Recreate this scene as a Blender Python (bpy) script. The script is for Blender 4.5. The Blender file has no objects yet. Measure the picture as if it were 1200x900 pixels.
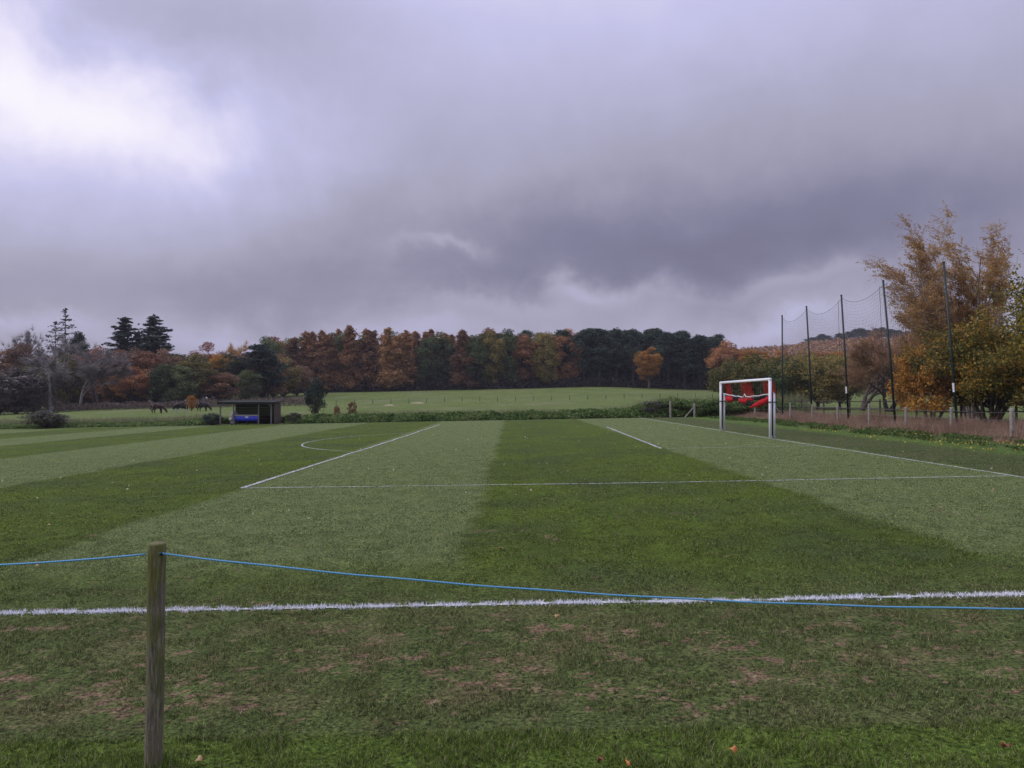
import bpy, math, random
import numpy as np
from mathutils import Vector

S = bpy.context.scene
COL = S.collection
rad = math.radians

# ------------------------------------------------------------------ camera, sky, sun, exposure
EYE = 1.68
cam_d = bpy.data.cameras.new('camera'); cam = bpy.data.objects.new('camera', cam_d); COL.objects.link(cam)
cam.location = (0, 0, EYE); cam.rotation_euler = (rad(90 + 1.04), 0, 0)
cam_d.sensor_width = 36; cam_d.lens = 26.4; cam_d.clip_start = 0.1; cam_d.clip_end = 9000
S.camera = cam
S.view_settings.view_transform = 'Standard'; S.view_settings.look = 'None'
S.view_settings.exposure = 0.0; S.view_settings.gamma = 1.0
S.cycles.max_bounces = 5; S.cycles.transparent_max_bounces = 12; S.cycles.volume_bounces = 0

SUN_EL, SUN_AZ = 32.0, -88.0        # degrees; azimuth from +Y (view direction) towards +X
sd = bpy.data.lights.new('sun', 'SUN'); sd.energy = 1.5; sd.angle = rad(22); sd.color = (1.0, 0.96, 0.92)
sun = bpy.data.objects.new('sun', sd); COL.objects.link(sun)
sdir = Vector((math.sin(rad(SUN_AZ)) * math.cos(rad(SUN_EL)), math.cos(rad(SUN_AZ)) * math.cos(rad(SUN_EL)), math.sin(rad(SUN_EL))))
sun.rotation_euler = sdir.to_track_quat('Z', 'Y').to_euler(); sun.location = (0, 0, 60)

W = bpy.data.worlds.new('World'); S.world = W; W.use_nodes = True


class NG:
    """small helper round a node tree"""
    def __init__(self, nt): self.nt = nt; self.n = nt.nodes; self.l = nt.links
    def new(self, t, **kw):
        nd = self.n.new(t)
        for k, v in kw.items(): setattr(nd, k, v)
        return nd
    def put(self, sock, v):
        if v is None: return
        if isinstance(v, bpy.types.NodeSocket): self.l.new(v, sock)
        elif isinstance(v, (tuple, list)):
            sock.default_value = tuple(v) + (1.0,) if (len(v) == 3 and len(sock.default_value) == 4) else tuple(v)
        else: sock.default_value = v
    def math(self, op, a, b=None, c=None, clamp=False):
        nd = self.new('ShaderNodeMath', operation=op, use_clamp=clamp)
        self.put(nd.inputs[0], a); self.put(nd.inputs[1], b); self.put(nd.inputs[2], c)
        return nd.outputs[0]
    def mix(self, f, a, b, mode='MIX'):
        nd = self.new('ShaderNodeMix', data_type='RGBA', blend_type=mode)
        self.put(nd.inputs['Factor'], f); self.put(nd.inputs[6], a); self.put(nd.inputs[7], b)
        return nd.outputs[2]
    def ramp(self, f, stops):
        nd = self.new('ShaderNodeValToRGB'); e = nd.color_ramp.elements
        while len(e) < len(stops): e.new(0.5)
        for k, (p, c) in enumerate(stops):
            e[k].position = p; e[k].color = (c, c, c, 1) if isinstance(c, (int, float)) else tuple(c) + (1,)
        self.put(nd.inputs[0], f); return nd.outputs[0]
    def noise(self, vec, scale, detail=3, rough=0.5, dist=0.0, col=False):
        nd = self.new('ShaderNodeTexNoise'); self.put(nd.inputs['Vector'], vec)
        nd.inputs['Scale'].default_value = scale; nd.inputs['Detail'].default_value = detail
        nd.inputs['Roughness'].default_value = rough; nd.inputs['Distortion'].default_value = dist
        return nd.outputs[1 if col else 0]
    def mapr(self, v, a, b, c=0.0, d=1.0, smooth=True):
        nd = self.new('ShaderNodeMapRange', interpolation_type='SMOOTHSTEP' if smooth else 'LINEAR')
        self.put(nd.inputs[0], v)
        for k, x in enumerate((a, b, c, d)): nd.inputs[k + 1].default_value = x
        return nd.outputs[0]


def build_sky():
    g = NG(W.node_tree); g.n.clear()
    out = g.new('ShaderNodeOutputWorld'); bg = g.new('ShaderNodeBackground'); bg.inputs[1].default_value = 0.1
    g.l.new(bg.outputs[0], out.inputs[0])
    tc = g.new('ShaderNodeTexCoord'); sep = g.new('ShaderNodeSeparateXYZ'); g.l.new(tc.outputs['Generated'], sep.inputs[0])
    x, y, z = sep.outputs
    # cloud-deck coordinates: where the view ray meets a flat layer of cloud
    zz = g.math('ADD', g.math('MAXIMUM', z, 0.0), 0.16)
    cx, cy = g.math('DIVIDE', x, zz), g.math('DIVIDE', y, zz)
    cv = g.new('ShaderNodeCombineXYZ'); g.put(cv.inputs[0], cx); g.put(cv.inputs[1], cy)
    deck = cv.outputs[0]
    big = g.noise(deck, 0.55, 5, 0.55, 0.3)
    med = g.noise(deck, 1.6, 6, 0.6, 0.5)
    fin = g.noise(tc.outputs['Generated'], 9.0, 6, 0.6, 0.4)
    az0 = g.math('ARCTAN2', x, y)
    wz = g.noise(tc.outputs['Generated'], 5.0, 5, 0.6, 0.2, col=True)
    ws = g.new('ShaderNodeSeparateColor'); g.l.new(wz, ws.inputs[0])
    az = g.math('ADD', az0, g.math('MULTIPLY', g.math('SUBTRACT', ws.outputs[0], 0.5), 0.34))
    el = g.math('ADD', z, g.math('MULTIPLY', g.math('SUBTRACT', ws.outputs[1], 0.5), 0.16))

    def blob(a0, e0, wa, we, p=2.0):
        da = g.math('DIVIDE', g.math('SUBTRACT', az, a0), wa); de = g.math('DIVIDE', g.math('SUBTRACT', el, e0), we)
        r2 = g.math('ADD', g.math('POWER', g.math('ABSOLUTE', da), p), g.math('POWER', g.math('ABSOLUTE', de), p))
        return g.math('POWER', 2.71828, g.math('MULTIPLY', r2, -1.0))
    v = g.mapr(z, 0.05, 0.62, 0.33, 0.67, False)
    terms = [
        (blob(-0.66, 0.33, 0.23, 0.070, 2.6), 0.28), (blob(-0.48, 0.315, 0.15, 0.045, 2.2), 0.15), (blob(-0.60, 0.25, 0.24, 0.09), 0.14),
        (blob(-0.73, 0.46, 0.12, 0.12, 2.5), 0.30), (blob(-0.36, 0.27, 0.22, 0.06), 0.07),
        (blob(-0.36, 0.43, 0.17, 0.055), -0.09),
        (blob(0.10, 0.50, 0.30, 0.12), 0.10),
        (blob(0.22, 0.205, 0.40, 0.055), -0.16), (blob(0.40, 0.26, 0.45, 0.12), -0.12),
        (blob(-0.35, 0.145, 0.34, 0.035), -0.07), (blob(-0.05, 0.165, 0.2, 0.03), -0.06),
        (blob(-0.30, 0.075, 0.30, 0.028), 0.12), (blob(0.20, 0.085, 0.45, 0.045), 0.08),
        (blob(0.34, 0.085, 0.10, 0.018), 0.12), (blob(0.13, 0.150, 0.07, 0.016), 0.20), (blob(-0.08, 0.185, 0.07, 0.012), 0.14), (blob(0.02, 0.125, 0.12, 0.012), 0.07),
        (blob(0.35, 0.145, 0.12, 0.012), 0.08), (blob(-0.62, 0.09, 0.10, 0.014), 0.12),
    ]
    for t, w in terms: v = g.math('MULTIPLY_ADD', t, w, v)
    v = g.math('MULTIPLY_ADD', g.math('SUBTRACT', big, 0.5), 0.11, v)
    v = g.math('MULTIPLY_ADD', g.math('SUBTRACT', med, 0.5), 0.07, v)
    v = g.math('MULTIPLY_ADD', g.math('SUBTRACT', fin, 0.5), 0.075, v)
    col = g.ramp(v, [(0.0, (0.10, 0.09, 0.15)), (0.22, (0.205, 0.198, 0.300)), (0.40, (0.365, 0.352, 0.470)),
                     (0.62, (0.55, 0.545, 0.80)), (0.80, (0.80, 0.76, 0.95)), (1.0, (1.0, 0.96, 1.0))])
    zen = g.mapr(z, 0.52, 0.85, 10.5, 19.0)      # an overcast sky is brightest overhead
    zc = g.new('ShaderNodeCombineColor')
    for k in range(3): g.put(zc.inputs[k], zen)
    col10 = g.mix(1.0, col, zc.outputs[0], 'MULTIPLY')
    for nd in g.n:
        if nd.type == 'MIX': nd.clamp_result = False
    sky = g.new('ShaderNodeTexSky', sky_type='NISHITA'); sky.sun_disc = False
    sky.sun_elevation = rad(SUN_EL); sky.sun_rotation = rad(SUN_AZ); sky.air_density = 1.5; sky.dust_density = 3.0
    g.put(bg.inputs[0], g.mix(0.05, col10, sky.outputs[0]))
build_sky()

# ------------------------------------------------------------------ helpers: objects
def tag(o, label=None, cat=None, group=None, kind=None):
    if label: o['label'] = label
    if cat: o['category'] = cat
    if group: o['group'] = group
    if kind: o['kind'] = kind
    return o

def empty(name, loc=(0, 0, 0), rz=0.0):
    o = bpy.data.objects.new(name, None); COL.objects.link(o); o.location = loc; o.rotation_euler = (0, 0, rz)
    o.empty_display_size = 0.2
    return o

def link(name, mesh, parent=None, mat=None):
    o = bpy.data.objects.new(name, mesh); COL.objects.link(o)
    if parent: o.parent = parent
    if mat is not None and not mesh.materials: mesh.materials.append(mat)
    return o

def copy_tree(o, parent=None):
    c = o.copy(); COL.objects.link(c)
    if parent: c.parent = parent
    for ch in o.children: copy_tree(ch, c)
    return c

class MB:
    """collects verts and faces for ONE mesh"""
    def __init__(self): self.v = []; self.f = []; self.m = []
    def box(self, c, s, rz=0.0, mi=0, shear=(0, 0)):
        cx, cy, cz = c; sx, sy, sz = (q / 2 for q in s); b = len(self.v); ca, sa = math.cos(rz), math.sin(rz)
        for dz in (-sz, sz):
            for dx, dy in ((-sx, -sy), (sx, -sy), (sx, sy), (-sx, sy)):
                self.v.append((cx + dx * ca - dy * sa + shear[0] * dz, cy + dx * sa + dy * ca + shear[1] * dz, cz + dz))
        for q in ((0, 3, 2, 1), (4, 5, 6, 7), (0, 1, 5, 4), (1, 2, 6, 5), (2, 3, 7, 6), (3, 0, 4, 7)):
            self.f.append(tuple(b + k for k in q)); self.m.append(mi)
    def tube(self, pts, rr, n=6, mi=0, cap=True):
        P = [Vector(p) for p in pts]
        if not hasattr(rr, '__len__'): rr = [rr] * len(P)
        b = len(self.v); up = None
        for k, p in enumerate(P):
            t = (P[min(k + 1, len(P) - 1)] - P[max(k - 1, 0)])
            if t.length < 1e-9: t = Vector((0, 0, 1))
            t.normalize()
            if up is None: up = Vector((0, 0, 1)).cross(t) if abs(t.z) < 0.95 else Vector((1, 0, 0)).cross(t)
            u = (up - t * up.dot(t)); u.normalize(); w = t.cross(u); up = u
            for j in range(n):
                a = 2 * math.pi * j / n
                q = p + (u * math.cos(a) + w * math.sin(a)) * rr[k]; self.v.append((q.x, q.y, q.z))
        for k in range(len(P) - 1):
            for j in range(n):
                a0 = b + k * n + j; a1 = b + k * n + (j + 1) % n
                self.f.append((a0, a1, a1 + n, a0 + n)); self.m.append(mi)
        if cap:
            self.f.append(tuple(b + j for j in reversed(range(n)))); self.m.append(mi)
            e = b + (len(P) - 1) * n; self.f.append(tuple(e + j for j in range(n))); self.m.append(mi)
    def quad(self, a, b_, c, d, mi=0):
        b = len(self.v); self.v += [tuple(a), tuple(b_), tuple(c), tuple(d)]; self.f.append((b, b + 1, b + 2, b + 3)); self.m.append(mi)
    def mesh(self, name, smooth=False, mats=()):
        me = bpy.data.meshes.new(name); me.from_pydata(self.v, [], self.f)
        for m in mats: me.materials.append(m)
        if len(mats) > 1: me.polygons.foreach_set('material_index', self.m)
        if smooth: me.polygons.foreach_set('use_smooth', [True] * len(self.f))
        me.update(); return me
    def build(self, name, mat, parent=None, smooth=False):
        mats = mat if isinstance(mat, (list, tuple)) else (mat,)
        return link(name, self.mesh(name, smooth, mats), parent)

def np_mesh(name, verts, nper, mat=None, attrs=None):
    """mesh of separate polygons with nper corners each, from an (N*nper,3) array"""
    me = bpy.data.meshes.new(name); nv = len(verts); nf = nv // nper
    me.vertices.add(nv); me.vertices.foreach_set('co', np.ascontiguousarray(verts, dtype=np.float32).ravel())
    me.loops.add(nv); me.loops.foreach_set('vertex_index', np.arange(nv, dtype=np.int32))
    me.polygons.add(nf); me.polygons.foreach_set('loop_start', np.arange(0, nv, nper, dtype=np.int32))
    me.polygons.foreach_set('loop_total', np.full(nf, nper, dtype=np.int32))
    for k, a in (attrs or {}).items():
        at = me.attributes.new(k, 'FLOAT', 'POINT'); at.data.foreach_set('value', np.ascontiguousarray(a, dtype=np.float32))
    if mat: me.materials.append(mat)
    me.update(calc_edges=True); me.validate(); return me

# value noise in numpy
_rs = np.random.RandomState(7); _LAT = _rs.rand(256, 256).astype(np.float32)
def vnoise(x, y):
    xi = np.floor(x).astype(int); yi = np.floor(y).astype(int); fx = x - xi; fy = y - yi
    fx = fx * fx * (3 - 2 * fx); fy = fy * fy * (3 - 2 * fy)
    g = lambda a, b: _LAT[a & 255, b & 255]
    return (g(xi, yi) * (1 - fx) + g(xi + 1, yi) * fx) * (1 - fy) + (g(xi, yi + 1) * (1 - fx) + g(xi + 1, yi + 1) * fx) * fy
def fbm(x, y, o=4):
    s = 0; a = 0.5; t = 0
    for k in range(o): s = s + a * vnoise(x * 2 ** k + 17 * k, y * 2 ** k + 31 * k); t += a; a *= 0.5
    return s / t
def sstep(a, b, x):
    t = np.clip((x - a) / (b - a), 0, 1); return t * t * (3 - 2 * t)

# ------------------------------------------------------------------ terrain
def H(x, y):
    x = np.asarray(x, dtype=float); y = np.asarray(y, dtype=float)
    xp = np.where(x > 60, 60, x); xp = np.where(xp < -110, -110, xp)
    p = 0.02 * (xp - 10.7)
    t = np.clip((y - 75) / 155, 0, 1)
    sy = t * t * (1.15 - 0.15 * t) + np.clip(y - 230, 0, 800) * 0.0015
    amp = 1.6 + 3.35 * sstep(-115, -72, x) - 1.7 * sstep(22, 62, x)
    h = p + amp * sy
    h = h + (27.5 + 8.5 * sstep(160, 330, x) + 1.5 * np.sin(x / 37.0)) * sstep(300, 640, y) * sstep(70, 175, x)
    h = h + 0.5 * (fbm(x / 23 + 5, y / 23) - 0.5) * sstep(90, 140, y)
    h = h + 0.35 * sstep(18.2, 21, x) * sstep(80, 30, y) * (fbm(x / 3, y / 3) - 0.3) * sstep(10, 18, y)
    return h
def Hf(x, y): return float(H(x, y))

def bare_f(x, y):
    """wear of the turf on the near verge, 0 lush .. 1 bare earth"""
    n = fbm(x * 1.0 + 3, y * 1.7 + 9, 3); n2 = fbm(x * 5.5 + 40, y * 8.5 + 11, 4); n3 = fbm(x * 20 + 7, y * 26 + 5, 2)
    band = sstep(4.25, 4.6, y + 0.25 * (fbm(x * 2, y * 2) - 0.5)) * (1 - sstep(5.9, 7.6, y))
    v = sstep(0.53, 0.70, n * 0.22 + n2 * 0.42 + n3 * 0.40) * band * 0.95
    far = sstep(0.66, 0.78, n * 0.3 + n2 * 0.45 + n3 * 0.27) * sstep(6, 7, y) * (1 - sstep(10, 16, y)) * 0.8
    return np.clip(v + far, 0, 1)

def axis(parts):
    a = []
    for lo, hi, st in parts: a.append(np.arange(lo, hi, st))
    return np.unique(np.round(np.concatenate(a), 4))
gx = axis([(-1500, -600, 150), (-600, -140, 30), (-140, -60, 5), (-60, -8, 2.0), (-8, 8, 0.045), (8, 17, 1.5), (17, 24, 0.4), (24, 80, 2.5), (80, 700, 15), (700, 1501, 100)])
gy = axis([(-300, -20, 40), (-20, 3, 2.0), (3, 9, 0.04), (9, 14, 0.25), (14, 80, 2.0), (80, 280, 5), (280, 760, 12), (760, 1200, 60), (1200, 2501, 130)])
GX, GY = np.meshgrid(gx, gy); GZ = H(GX, GY)
gv = np.stack([GX, GY, GZ], -1).reshape(-1, 3); nx, ny = len(gx), len(gy)
ii = (np.arange(ny - 1)[:, None] * nx + np.arange(nx - 1)[None, :]).ravel()
gf = np.stack([ii, ii + 1, ii + nx + 1, ii + nx], -1)
gme = bpy.data.meshes.new('ground'); gme.vertices.add(len(gv)); gme.vertices.foreach_set('co', gv.astype(np.float32).ravel())
gme.loops.add(gf.size); gme.loops.foreach_set('vertex_index', gf.astype(np.int32).ravel())
gme.polygons.add(len(gf)); gme.polygons.foreach_set('loop_start', np.arange(0, gf.size, 4, dtype=np.int32)); gme.polygons.foreach_set('loop_total', np.full(len(gf), 4, dtype=np.int32))
at = gme.attributes.new('bare', 'FLOAT', 'POINT'); at.data.foreach_set('value', bare_f(gv[:, 0], gv[:, 1]).astype(np.float32))
gme.update(calc_edges=True); gme.polygons.foreach_set('use_smooth', [True] * len(gf))
ground = link('ground', gme); tag(ground, kind='structure')

# ------------------------------------------------------------------ materials
def new_mat(name):
    m = bpy.data.materials.new(name); m.use_nodes = True; g = NG(m.node_tree); g.n.clear()
    out = g.new('ShaderNodeOutputMaterial'); b = g.new('ShaderNodeBsdfPrincipled'); g.l.new(b.outputs[0], out.inputs[0])
    b.inputs['Roughness'].default_value = 0.85; b.inputs['Specular IOR Level'].default_value = 0.25
    return m, g, b, out

# turf colour by place (used by the ground sheet and by the blades growing from it)
turf = bpy.data.node_groups.new('turf_colour', 'ShaderNodeTree')
turf.interface.new_socket('Color', in_out='OUTPUT', socket_type='NodeSocketColor')
def build_turf():
    g = NG(turf); go = g.new('NodeGroupOutput')
    geo = g.new('ShaderNodeNewGeometry'); pos = geo.outputs['Position']
    sp = g.new('ShaderNodeSeparateXYZ'); g.l.new(pos, sp.inputs[0]); x, y, z = sp.outputs
    nb = g.noise(pos, 0.35, 4, 0.6); nf = g.noise(pos, 9.0, 6, 0.85); nm = g.noise(pos, 1.4, 4, 0.6)
    xw = g.math('MULTIPLY_ADD', g.math('SUBTRACT', nm, 0.5), 0.35, x)
    xw = g.math('MULTIPLY_ADD', g.math('SUBTRACT', nb, 0.5), 0.7, xw)
    # mown stripes: boundaries about every six metres
    light = None
    for (a, b) in ((5.35, 10.9), (-6.0, -0.6), (-19.0, -12.1), (-31.0, -25.2), (-44, -37.5)):
        t = g.math('MULTIPLY', g.mapr(xw, a - 0.16, a + 0.16), g.mapr(xw, b - 0.16, b + 0.16, 1.0, 0.0))
        light = t if light is None else g.math('ADD', light, t)
    light = g.math('MULTIPLY', light, g.mapr(y, 7.4, 9.4))
    light = g.math('MULTIPLY', light, g.mapr(y, 62.0, 66.5, 1.0, 0.0))
    dark_c = g.ramp(nf, [(0.25, (0.046, 0.074, 0.009)), (0.5, (0.090, 0.138, 0.016)), (0.78, (0.150, 0.200, 0.030))])
    dark_c = g.mix(g.mapr(nb, 0.35, 0.7), dark_c, (0.066, 0.100, 0.026))
    light_c = g.ramp(nf, [(0.25, (0.080, 0.112, 0.037)), (0.5, (0.140, 0.186, 0.066)), (0.78, (0.215, 0.262, 0.110))])
    c = g.mix(light, dark_c, light_c)
    # turf close to the line: thinner, greyer green; kept as it is under foot
    near_c = g.ramp(nf, [(0.25, (0.052, 0.076, 0.022)), (0.5, (0.096, 0.132, 0.040)), (0.8, (0.190, 0.210, 0.085))])
    near_c = g.mix(g.mapr(nm, 0.45, 0.70, 0.0, 0.55), near_c, (0.180, 0.150, 0.080))
    yn = g.math('MULTIPLY_ADD', g.math('SUBTRACT', nm, 0.5), 1.6, y)
    c = g.mix(g.mapr(yn, 6.2, 8.8, 0.95, 0.0), c, near_c)
    lush = g.ramp(nf, [(0.25, (0.062, 0.100, 0.016)), (0.55, (0.108, 0.168, 0.028)), (0.8, (0.165, 0.220, 0.052))])
    yl = g.math('MULTIPLY_ADD', g.math('SUBTRACT', nm, 0.5), 0.35, y)
    c = g.mix(g.mapr(yl, 4.18, 4.36, 1.0, 0.0), c, lush)
    # right of the goal line: run-off strips, then the verge
    ro = g.ramp(nf, [(0.3, (0.060, 0.088, 0.026)), (0.7, (0.10, 0.125, 0.045))])
    ro = g.mix(g.mapr(nb, 0.42, 0.62, 0, 0.6), ro, (0.105, 0.120, 0.05))
    c = g.mix(g.mapr(xw, 10.95, 11.1), c, ro)
    verge = g.ramp(nf, [(0.3, (0.075, 0.135, 0.025)), (0.7, (0.13, 0.20, 0.05))])
    c = g.mix(g.math('MULTIPLY', g.mapr(xw, 13.6, 14.6), g.mapr(xw, 15.3, 16.3, 1.0, 0.35)), c, verge)
    rough = g.ramp(nf, [(0.3, (0.10, 0.09, 0.05)), (0.7, (0.20, 0.17, 0.10))])
    c = g.mix(g.mapr(xw, 17.2, 17.9), c, rough)
    pasture = g.ramp(g.noise(pos, 0.25, 5, 0.6), [(0.3, (0.105, 0.155, 0.038)), (0.5, (0.135, 0.190, 0.050)), (0.72, (0.185, 0.215, 0.080))])
    pasture = g.mix(g.mapr(g.noise(pos, 0.06, 4, 0.6), 0.5, 0.66, 0, 0.5), pasture, (0.21, 0.215, 0.12))
    sc = g.new('ShaderNodeVectorMath', operation='MULTIPLY'); g.l.new(pos, sc.inputs[0]); sc.inputs[1].default_value = (0.35, 1.6, 1)
    pasture = g.mix(g.mapr(g.noise(sc.outputs[0], 0.35, 4, 0.65), 0.45, 0.75, 0.0, 0.7), pasture, (0.10, 0.14, 0.055))
    c = g.mix(g.mapr(xw, 21.5, 23.5), c, pasture)
    yr = g.math('MULTIPLY_ADD', g.math('SUBTRACT', nb, 0.5), 1.2, y)
    c = g.mix(g.mapr(yr, 66.0, 68.0), c, pasture)
    woodf = g.math('MAXIMUM', g.math('MULTIPLY', g.mapr(y, 221, 226), g.mapr(x, -400, -70)), g.mapr(y, 262, 275))
    c = g.mix(woodf, c, (0.07, 0.055, 0.035))
    # bare earth
    ba = g.new('ShaderNodeAttribute', attribute_name='bare')
    soil = g.ramp(nf, [(0.3, (0.14, 0.088, 0.052)), (0.55, (0.25, 0.175, 0.115)), (0.8, (0.36, 0.275, 0.20))])
    c = g.mix(g.mapr(ba.outputs['Fac'], 0.12, 0.85, 0.0, 0.90), c, soil)
    pore = g.noise(pos, 34.0, 3, 0.8)
    c = g.mix(1.0, c, g.ramp(pore, [(0.36, 0.16), (0.47, 0.78), (0.56, 1.12), (0.66, 1.75)]), 'MULTIPLY')
    c = g.mix(1.0, c, (0.97, 0.95, 0.86), 'MULTIPLY')
    g.l.new(c, go.inputs[0])
build_turf()

def turf_node(g):
    nd = g.new('ShaderNodeGroup'); nd.node_tree = turf; return nd.outputs[0]

m_ground, g, b, out = new_mat('turf_ground')
geo = g.new('ShaderNodeNewGeometry')
tn = turf_node(g)
fine = g.noise(geo.outputs['Position'], 38.0, 5, 0.85); fine2 = g.noise(geo.outputs['Position'], 14.0, 4, 0.7)
sc = g.new('ShaderNodeVectorMath', operation='MULTIPLY'); g.l.new(geo.outputs['Position'], sc.inputs[0]); sc.inputs[1].default_value = (1.0, 0.55, 1)
clump = g.noise(sc.outputs[0], 3.2, 5, 0.72)
c = g.mix(1.0, tn, g.ramp(fine, [(0.32, 0.6), (0.5, 1.0), (0.68, 1.3)]), 'MULTIPLY')
c = g.mix(1.0, c, g.ramp(clump, [(0.3, 0.74), (0.52, 1.02), (0.72, 1.25)]), 'MULTIPLY')
g.put(b.inputs['Base Color'], c)
bmp = g.new('ShaderNodeBump'); bmp.inputs['Strength'].default_value = 0.7; bmp.inputs['Distance'].default_value = 0.05
g.put(bmp.inputs['Height'], g.math('ADD', fine, g.math('MULTIPLY', clump, 2.0))); g.l.new(bmp.outputs[0], b.inputs['Normal'])
b.inputs['Roughness'].default_value = 0.95; b.inputs['Specular IOR Level'].default_value = 0.1
gme.materials.append(m_ground)

def leafy(name, stops, trans=0.25, hue_var=0.0, val_var=0.25, noise_sc=0.6, rough=0.75):
    """foliage: colour picked leaf by leaf, drifting over the crown, and a little from tree to tree"""
    m, g, b, out = new_mat(name)
    geo = g.new('ShaderNodeNewGeometry'); oi = g.new('ShaderNodeObjectInfo')
    n = g.noise(geo.outputs['Position'], noise_sc, 3, 0.6)
    f = g.math('ADD', g.math('MULTIPLY', geo.outputs['Random Per Island'], 0.55), g.math('MULTIPLY', g.math('SUBTRACT', n, 0.28), 1.0))
    f = g.math('ADD', f, g.math('MULTIPLY', g.math('SUBTRACT', oi.outputs['Random'], 0.5), hue_var), clamp=True)
    c = g.ramp(f, stops)
    hs = g.new('ShaderNodeHueSaturation'); g.put(hs.inputs['Color'], c)
    g.put(hs.inputs['Value'], g.math('MULTIPLY_ADD', oi.outputs['Random'], val_var, 1.0 - val_var / 2))
    c = hs.outputs[0]; g.put(b.inputs['Base Color'], c); b.inputs['Roughness'].default_value = rough
    tr = g.new('ShaderNodeBsdfTranslucent'); g.put(tr.inputs[0], c)
    mx = g.new('ShaderNodeMixShader'); mx.inputs[0].default_value = trans
    g.l.new(b.outputs[0], mx.inputs[1]); g.l.new(tr.outputs[0], mx.inputs[2]); g.l.new(mx.outputs[0], out.inputs[0])
    return m

L = {
 'rust':   leafy('leaf_rust', [(0.1, (0.135, 0.070, 0.041)), (0.4, (0.284, 0.135, 0.068)), (0.65, (0.419, 0.203, 0.084)), (0.9, (0.513, 0.284, 0.121))], hue_var=0.45, noise_sc=0.25),
 'larch':  leafy('needle_larch', [(0.1, (0.16, 0.095, 0.06)), (0.4, (0.30, 0.165, 0.085)), (0.7, (0.44, 0.235, 0.095)), (0.95, (0.36, 0.27, 0.11))], hue_var=0.5, noise_sc=0.2),
 'orange': leafy('leaf_orange', [(0.1, (0.210, 0.095, 0.021)), (0.45, (0.399, 0.179, 0.032)), (0.8, (0.483, 0.284, 0.053))], hue_var=0.3, noise_sc=0.35),
 'brown':  leafy('leaf_brown', [(0.1, (0.119, 0.076, 0.054)), (0.5, (0.238, 0.145, 0.085)), (0.85, (0.374, 0.221, 0.119))], hue_var=0.4),
 'pink':   leafy('leaf_pinkish', [(0.1, (0.210, 0.098, 0.070)), (0.5, (0.378, 0.168, 0.105)), (0.85, (0.476, 0.238, 0.140))], hue_var=0.3),
 'olive':  leafy('leaf_olive', [(0.1, (0.064, 0.072, 0.029)), (0.45, (0.136, 0.136, 0.045)), (0.75, (0.240, 0.200, 0.056)), (0.95, (0.384, 0.256, 0.072))], hue_var=0.4),
 'green':  leafy('leaf_green', [(0.1, (0.037, 0.061, 0.027)), (0.5, (0.085, 0.122, 0.048)), (0.9, (0.162, 0.178, 0.068))], hue_var=0.4),
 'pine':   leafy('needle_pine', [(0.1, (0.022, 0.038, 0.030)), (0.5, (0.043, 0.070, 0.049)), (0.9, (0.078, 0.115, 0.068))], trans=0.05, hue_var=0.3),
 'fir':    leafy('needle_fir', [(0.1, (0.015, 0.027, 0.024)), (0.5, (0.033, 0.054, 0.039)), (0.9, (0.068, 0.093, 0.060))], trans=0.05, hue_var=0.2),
 'birch':  leafy('leaf_birch', [(0.1, (0.22, 0.13, 0.065)), (0.4, (0.42, 0.25, 0.105)), (0.7, (0.56, 0.36, 0.14)), (0.95, (0.58, 0.45, 0.22))], trans=0.4, noise_sc=0.5),
 'maple':  leafy('leaf_maple', [(0.15, (0.061, 0.072, 0.022)), (0.45, (0.127, 0.127, 0.031)), (0.62, (0.264, 0.187, 0.039)), (0.9, (0.506, 0.259, 0.039))], trans=0.3, noise_sc=0.45),
 'yellow': leafy('leaf_yellow', [(0.15, (0.075, 0.080, 0.022)), (0.5, (0.15, 0.135, 0.03)), (0.72, (0.26, 0.20, 0.035)), (0.86, (0.56, 0.38, 0.035)), (0.97, (0.60, 0.44, 0.04))], trans=0.3, noise_sc=0.6),
 'twig':   leafy('twig_grey_brown', [(0.1, (0.075, 0.062, 0.055)), (0.5, (0.135, 0.112, 0.10)), (0.9, (0.21, 0.175, 0.155))], trans=0.0),
 'grey':   leafy('twig_grey', [(0.1, (0.140, 0.126, 0.119)), (0.5, (0.252, 0.231, 0.217)), (0.9, (0.406, 0.378, 0.350))], trans=0.0),
 'bramble':leafy('leaf_bramble', [(0.1, (0.036, 0.066, 0.019)), (0.45, (0.102, 0.174, 0.043)), (0.75, (0.204, 0.276, 0.084)), (0.97, (0.312, 0.240, 0.132))], noise_sc=0.8),
 'straw':  leafy('dead_grass', [(0.1, (0.150, 0.085, 0.055)), (0.5, (0.290, 0.185, 0.125)), (0.9, (0.480, 0.370, 0.260))], noise_sc=0.35),
 'weed':   leafy('weed_green', [(0.1, (0.051, 0.085, 0.021)), (0.5, (0.093, 0.153, 0.034)), (0.9, (0.162, 0.204, 0.060))], noise_sc=0.8),
}
def simple(name, col, rough=0.6, spec=0.3, nscale=0, namp=0.3, metal=0.0, bump=0.0):
    m, g, b, out = new_mat(name); b.inputs['Roughness'].default_value = rough
    b.inputs['Specular IOR Level'].default_value = spec; b.inputs['Metallic'].default_value = metal
    if nscale:
        tc = g.new('ShaderNodeTexCoord'); n = g.noise(tc.outputs['Object'], nscale, 5, 0.65)
        c = g.mix(1.0, col, g.ramp(n, [(0.3, 1 - namp), (0.7, 1 + namp)]), 'MULTIPLY'); g.put(b.inputs['Base Color'], c)
        if bump:
            bp = g.new('ShaderNodeBump'); bp.inputs['Strength'].default_value = bump; bp.inputs['Distance'].default_value = 0.01
            g.put(bp.inputs['Height'], n); g.l.new(bp.outputs[0], b.inputs['Normal'])
    else: g.put(b.inputs['Base Color'], col)
    return m
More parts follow.
